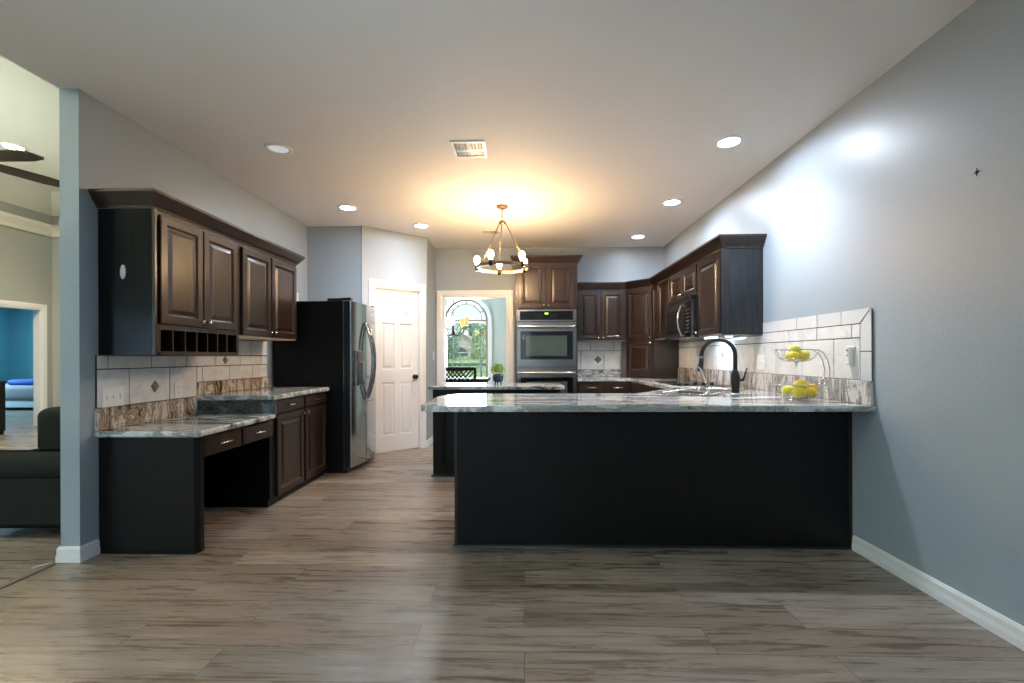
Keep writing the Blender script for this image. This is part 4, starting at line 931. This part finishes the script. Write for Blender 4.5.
mb.rings([[(hx+r*math.cos(2*math.pi*i/n), hy_+r*math.sin(2*math.pi*i/n), z) for r, z in ((RR-.005, RZ-.016), (RR+.005, RZ-.016), (RR+.005, RZ+.016), (RR-.005, RZ+.016))] for i in range(n+1)], True, False, False, False); obj('ring', mb, 'brass', ch)
for a in (103, -17, -137):
    a = math.radians(a); mb = MB(); mb.tube([(hx+.032*math.cos(a), hy_+.032*math.sin(a), ZC-.175), (hx+RR*.985*math.cos(a), hy_+RR*.985*math.sin(a), RZ+.012)], .0055, 8); obj('rod', mb, 'brass', ch)
for a in (176, -113, -41, 31, 100):
    a = math.radians(a); x, y = hx+RR*math.cos(a), hy_+RR*math.sin(a)
    mb = MB(); mb.lathe([(.016, RZ-.03), (.021, RZ-.026), (.021, RZ+.03), (.017, RZ+.034)], (x, y, 0), 16); so = obj('socket', mb, 'bronze', ch)
    mb = MB(); mb.lathe([(.012, RZ+.0345), (.014, RZ+.045), (.024, RZ+.065), (.029, RZ+.085), (.028, RZ+.10), (.020, RZ+.118), (.008, RZ+.127), (.001, RZ+.128)], (x, y, 0), 18); obj('bulb', mb, 'bulb', so)

# ------------------------------------------------------------------ dining room contents
dt = thing('dining_table', 'black dining table in front of the arched window', 'table', (-1.45, 8.65, 0))
mb = MB(); mb.box(-2.5, -.66, 8.35, 9.1, .72, .775, bev=.008); mb.box(-2.4, -.76, 8.42, 9.03, .64, .72); obj('tabletop', mb, 'darkwood', dt)
for x in (-2.42, -.78):
    for y in (8.43, 8.98): mb = MB(); mb.box(x-.04, x+.04, y-.0, y+.07, 0, .64, bev=.006); obj('leg', mb, 'darkwood', dt)
def chair():
    c = thing('dining_chair', 'black dining chair with lattice back, right of the two seen through the doorway', 'chair', (-1.14, 8.1, 0), 'lattice-back dining chairs')
    x0, x1, yb, yf = -1.45, -.835, 8.02, 8.33
    T_ = Matrix.Identity(4)
    mb = MB(); mb.box(x0+.03, x1-.03, yb+.02, yf+.12, .44, .49, bev=.01); obj('seat', mb, 'darkwood', c)
    for x in (x0, x1-.045):
        mb = MB(); mb.box(x, x+.045, yb, yb+.035, 0, .99, bev=.005); obj('leg', mb, 'darkwood', c)
        mb = MB(); mb.box(x+.01, x+.05, yf+.07, yf+.11, 0, .44, bev=.005); obj('leg', mb, 'darkwood', c)
    mb = MB(); mb.box(x0+.045, x1-.045, yb, yb+.03, .935, 1.0, bev=.006); mb.box(x0+.045, x1-.045, yb+.004, yb+.026, .62, .66)
    w = x1-x0-.09; h = .285
    for i in range(-3, 8):
        for s in (1, -1):
            a0 = x0+.045+w*i/7
            p0 = Vector((a0, 0, .66)); p1 = Vector((a0+s*h*.9, 0, .945))
            lo, hi = x0+.045, x1-.045
            def clip(p, q):
                t0, t1 = 0, 1; dx = q.x-p.x
                for lim, sg in ((lo, 1), (hi, -1)):
                    f0 = (p.x-lim)*sg; f1 = (q.x-lim)*sg
                    if f0 < 0 and f1 < 0: return None
                    if f0 < 0: t0 = max(t0, f0/(f0-f1))
                    if f1 < 0: t1 = min(t1, f0/(f0-f1))
                return (p.lerp(q, t0), p.lerp(q, t1)) if t1 > t0 else None
            r = clip(p0, p1)
            if r and (r[1]-r[0]).length > .03:
                a_, b_ = r; mb.tube([(a_.x, yb+.015+s*.004, a_.z), (b_.x, yb+.015+s*.004, b_.z)], .012, 4)
    obj('backrest', mb, 'darkwood', c); return c
c1 = chair()
c2 = copy_tree(c1, (-1.14-.70, 8.1, 0), 'black dining chair with lattice back, left one partly hidden by the door frame')
cx0, cy0, cz0 = -1.22, 7.9, 1.60
cl_ = thing('dining_chandelier', 'dark dining room chandelier with cup shades hanging in front of the arched window', 'chandelier', (cx0, cy0, ZC))
mb = MB(); mb.lathe([(.01, 2.70), (.06, 2.71), (.06, ZC-.0005)], (cx0, cy0, 0), 16); mb.tube([(cx0, cy0, 2.70), (cx0, cy0, cz0+.12)], .006, 6); mb.lathe([(.003, cz0-.06), (.02, cz0-.04), (.03, cz0), (.012, cz0+.03), (.012, cz0+.15), (.003, cz0+.16)], (cx0, cy0, 0), 14); obj('stem', mb, 'bronze', cl_)
for i in range(5):
    a = 2*math.pi*i/5-.25; p = []
    for j in range(9):
        u = j/8; r = .02+.22*u; z = cz0-.02-.05*math.sin(math.pi*u)+.13*u*u; p.append((cx0+r*math.cos(a), cy0+r*math.sin(a), z))
    mb = MB(); mb.tube(p, .007, 6); ar = obj('arm', mb, 'bronze', cl_); e = p[-1]
    mb = MB(); mb.lathe([(.03, e[2]+.01), (.036, e[2]+.03), (.046, e[2]+.15), (.043, e[2]+.15), (.033, e[2]+.03)], (e[0], e[1], 0), 16, cap1=False); obj('shade', mb, 'shade' if i in (0, 1) else 'shadew', ar)
# ------------------------------------------------------------------ outdoors
mb = MB(); mb.prism([(9.8, -.6), (9.8, -.45), (14, -.45), (58, .85), (90, 1.2), (90, -.6)], -40, 40, Matrix(((0, 0, 1, 0), (1, 0, 0, 0), (0, 1, 0, 0), (0, 0, 0, 1)))); tag(obj('lawn', mb, 'grass'), 'green lawn outside the arched window', 'lawn', kind='stuff')
def lz(y): return -.45 if y < 14 else (-.45+(y-14)*1.3/44 if y < 58 else .85+(y-58)*.35/32)
HY = 60; hxc = -8.4; zb = lz(60)+.0; w = 3.4; ze, zr = 2.15, 4.35; hw = 1.0; z_s = 1.50; zw = 1.08
hs = thing('house', 'stone house gable with an arched window seen through the dining window', 'house', (hxc, HY+2, zb))
TT = Matrix(((1, 0, 0, 0), (0, 0, 1, 0), (0, 1, 0, 0), (0, 0, 0, 1)))
mb = MB(); mb.box(hxc-w, hxc-hw, HY, HY+.3, zb+.01, ze); mb.box(hxc+hw, hxc+w, HY, HY+.3, zb+.01, ze); mb.box(hxc-hw, hxc+hw, HY, HY+.3, zb+.01, zw)
def gable(x): return zr-(zr-ze)*abs(x-hxc)/w
xs = [hxc-w+(2*w)*i/40 for i in range(41)]
for i in range(40):
    x0_, x1_ = xs[i], xs[i+1]
    def low(x):
        q = abs(x-hxc); return z_s+math.sqrt(max(0, hw*hw-q*q)) if q < hw-.001 else (z_s if q < hw+.09 else ze-.001)
    mb.prism([(x0_, low(x0_)), (x1_, low(x1_)), (x1_, max(gable(x1_), low(x1_)+.001)), (x0_, max(gable(x0_), low(x0_)+.001))], HY, HY+.3, TT)
obj('gable_wall', mb, 'stone', hs)
mb = MB(); mb.box(hxc-w, hxc+w+9, HY+.5, HY+9, zb+.1, ze); obj('house_body', mb, 'stone', hs)
mb = MB()
for sg in (-1, 1): mb.prism([(hxc, zr+.02), (hxc+sg*(w+.3), ze-.20), (hxc+sg*(w+.3), ze-.02), (hxc, zr+.22)][::sg], HY-.3, HY+9, TT)
mb.prism([(hxc+w, ze+.05), (hxc+w+9.3, ze+.05), (hxc+w+9, ze+1.9), (hxc+w-2, ze+1.9)], HY+3, HY+8, TT); obj('roof', mb, 'roof', hs)
mb = MB(); mb.prism([(hxc-hw+.02, zw+.01), (hxc+hw-.02, zw+.01)]+[(hxc+(hw-.02)*math.cos(math.pi*i/20), z_s+(hw-.02)*math.sin(math.pi*i/20)) for i in range(21)], HY+.12, HY+.15, TT); wn2 = obj('window', mb, M.setdefault('darkglass', mat('dark_house_glass', (.07, .10, .13), .3)), hs)
mb = MB(); mb.box(hxc-.05, hxc+.05, HY+.05, HY+.11, zw+.02, z_s+.25); mb.box(hxc-hw+.03, hxc+hw-.03, HY+.05, HY+.11, z_s+.22, z_s+.32); mb.box(hxc-hw+.03, hxc+hw-.03, HY+.05, HY+.11, zw+.01, zw+.1); obj('window_frame', mb, 'trim', wn2)
fn = thing('garden_fence', 'dark metal railing with thin horizontal wires outside the arched window', 'fence', (-1.5, 12, -.45))
mb = MB(); mb.box(-5, 3, 11.97, 12.03, .94, 1.02); obj('top_rail', mb, 'fence', fn)
mb = MB()
for i in range(8): mb.tube([(-5, 12, -.2+.14*i), (3, 12, -.2+.14*i)], .009, 5)
obj('wire', mb, 'fence', fn)
for x in (-4, -2.6, -1.12, .4, 1.9): mb = MB(); mb.box(x-.025, x+.025, 11.975, 12.025, -.45, .94); obj('post', mb, 'fence', fn)
def tree(x, y, rx, zc, rz, m, label, seed, n=2600, leaf=.10):
    zb = lz(y); t = thing('tree', label, 'tree', (x, y, zb), 'trees outside the dining window'); rn = random.Random(seed)
    mb = MB(); mb.tube([(x, y, zb+.002), (x+.06, y, zb+(zc-zb)*.6), (x, y, zc+rz*.5)], [rx*.09, rx*.06, rx*.03], 8)
    for i in range(7):
        a = rn.uniform(0, 6.28); z0 = zb+(zc-zb)*.6+i*rz*.12; mb.tube([(x, y, z0), (x+rx*.6*math.cos(a), y+rx*.6*math.sin(a), z0+rz*.5)], [rx*.03, rx*.01], 5)
    obj('trunk', mb, 'bark', t)
    mb = MB(); blobs = [(rn.uniform(-.6, .6), rn.uniform(-.5, .5), rn.uniform(-.65, .65), rn.uniform(.28, .5)) for i in range(14)]
    for i in range(n):
        bx_, by_, bz_, br2 = rn.choice(blobs); v = Vector((rn.gauss(0, 1), rn.gauss(0, 1), rn.gauss(0, 1))).normalized()*br2*rn.random()**.4
        c = Vector((x+rx*(bx_+v.x), y+rx*(by_+v.y), zc+rz*(bz_+v.z))); L = rn.uniform(.6, 1.3)*leaf
        d = Vector((rn.uniform(-1, 1), rn.uniform(-1, 1), rn.uniform(-1, 1))).normalized(); s2 = d.cross(Vector((rn.uniform(-1, 1), rn.uniform(-1, 1), rn.uniform(-1, 1)))).normalized()
        mb.add([c-d*L, c+s2*L*.5, c+d*L, c-s2*L*.5], [(0, 1, 2, 3)])
    obj('foliage', mb, m, t)
tree(-6.75, 40, 1.35, 2.3, 1.7, 'tree', 'dense blue-green tree on the left beyond the dining window', 4)
tree(-3.55, 38, 1.05, 2.35, 1.7, 'tree2', 'light green leafy tree on the right beyond the dining window', 9)
tree(-7.5, 78, 4.5, 5.0, 2.6, 'tree', 'distant tree behind the stone house roof', 12, 2600, .25)
mb = MB(); rn = random.Random(5)
for i in range(1800):
    yy = 57+rn.uniform(-.4, .4); c = Vector((rn.uniform(-15, 0), yy, lz(57)+.13+rn.random()**.7*.3)); L = rn.uniform(.06, .12); d = Vector((rn.uniform(-1, 1), rn.uniform(-1, 1), rn.uniform(-1, 1))).normalized(); s2 = d.cross(Vector((rn.uniform(-1, 1), 1, .3))).normalized(); mb.add([c-d*L, c+s2*L*.5, c+d*L, c-s2*L*.5], [(0, 1, 2, 3)])
tag(obj('hedge', mb, 'tree2'), 'low green hedge along the foot of the stone house', 'hedge', kind='stuff')

# ------------------------------------------------------------------ living room contents
sf = thing('sofa', 'charcoal fabric sofa seen behind the grey wall end on the left', 'sofa', (-3.5, 4.0, 0))
mb = MB(); mb.box(-3.72, -2.76, 2.86, 5.0, .07, .40, bev=.03); obj('base', mb, 'fabric', sf)
for x in (-3.66, -2.83):
    for y in (2.93, 4.92): mb = MB(); mb.tube([(x, y, 0), (x, y, .07)], .025, 8); obj('leg', mb, 'darkwood', sf)
mb = MB()
def softbox(mb, x0, x1, y0, y1, z0, z1, r=.05, n=5):
    # rounded box as rounded-rect prism with rounded top & bottom
    cxx, cyy = (x0+x1)/2, (y0+y1)/2; w, d = (x1-x0)/2, (y1-y0)/2; rs = []
    for i in range(n+1):
        a = math.pi/2*i/n; ins = r*(1-math.sin(a)); rs.append([(cxx+p[0], cyy+p[1], z0+r*(1-math.cos(a))) for p in rrect(w-ins, d-ins, max(.01, r-ins*.5), 0, 4)])
    for i in range(n+1):
        a = math.pi/2*(1-i/n); ins = r*(1-math.sin(a)); rs.append([(cxx+p[0], cyy+p[1], z1-r*(1-math.cos(a))) for p in rrect(w-ins, d-ins, max(.01, r-ins*.5), 0, 4)])
    mb.rings(rs, True, True, True, True)
softbox(mb, -3.76, -2.76, 2.835, 3.06, .37, .565, .09); mb.box(-3.74, -2.78, 2.85, 3.03, .09, .42, bev=.02); obj('arm', mb, 'fabric', sf)
mb = MB(); softbox(mb, -3.76, -2.76, 4.82, 5.04, .37, .565, .09); obj('arm', mb, 'fabric', sf)
mb = MB(); softbox(mb, -3.72, -3.0, 3.07, 4.81, .38, .50, .05); obj('seat_cushion', mb, 'fabric', sf)
mb = MB(); softbox(mb, -3.02, -2.76, 3.07, 4.81, .38, .74, .07); obj('backrest', mb, 'fabric', sf)
mb = MB(); softbox(mb, -3.44, -3.02, 3.10, 3.34, .50, .83, .06); obj('back_cushion', mb, 'fabric', sf)
# fan
fh = (-5.07, 3.98, 3.0)
fn_ = thing('ceiling_fan', 'dark brown ceiling fan with long blades in the living room', 'ceiling fan', (fh[0], fh[1], 4.1))
mb = MB(); mb.lathe([(.07, 4.02), (.07, 4.0995)], (fh[0], fh[1], 0), 16); mb.tube([(fh[0], fh[1], 4.02), (fh[0], fh[1], 3.1)], .014, 8); obj('downrod', mb, 'bronze', fn_)
mb = MB(); mb.lathe([(.04, 2.94), (.10, 2.95), (.13, 3.0), (.12, 3.07), (.05, 3.12)], (fh[0], fh[1], 0), 24); obj('motor', mb, 'bronze', fn_)
for i in range(5):
    a = math.radians(-1+72*i); T_ = Matrix.Translation(fh) @ Matrix.Rotation(a, 4, 'Z') @ Matrix.Rotation(math.radians(-11), 4, 'X')
    mb = MB(); mb.prism([(.11, -.05), (.30, -.075), (.58, -.085), (.66, -.075), (.75, 0.03), (.72, .06), (.60, .08), (.30, .075), (.11, .045)], -.005, .005, T_); obj('blade', mb, 'fanblade', fn_)
# bedroom
bd = thing('bed', 'bed with a rumpled grey quilt seen through the far left doorway', 'bed', (-11.4, 10.6, 0))
mb = MB(); mb.box(-12.9, -10.62, 10.05, 11.9, .06, .22, bev=.02); obj('bed_rail', mb, 'bedwhite', bd)
mb = MB(); softbox(mb, -12.9, -10.60, 10.0, 11.9, .225, .56, .10); 
obj('quilt', mb, 'quilt', bd)
for x in (-12.8, -10.7):
    for y in (10.12, 11.8): mb = MB(); mb.box(x-.03, x+.03, y-.03, y+.03, 0, .06); obj('leg', mb, 'darkwood', bd)
mb = MB(); softbox(mb, -11.95, -11.1, 10.2, 10.75, .562, .69, .06); tag(obj('pillow', mb, 'bluepillow'), 'royal blue pillow lying on the grey bed', 'pillow')
# dark console in the living room
cs = thing('console_cabinet', 'dark low cabinet at the far left edge in the living room', 'cabinet', (-8.26, 6.76, 0))
mb = MB(); mb.box(-8.45, -8.08, 6.62, 6.9, .05, .80, bev=.006); obj('cabinet_body', mb, 'darkwood', cs)
mb = MB(); mb.box(-8.46, -8.07, 6.60, 6.92, .801, .83, bev=.004); obj('cabinet_top', mb, 'darkwood', cs)
for x in (-8.41, -8.12):
    for y in (6.65, 6.87): mb = MB(); mb.box(x-.02, x+.02, y-.02, y+.02, 0, .049); obj('leg', mb, 'darkwood', cs)
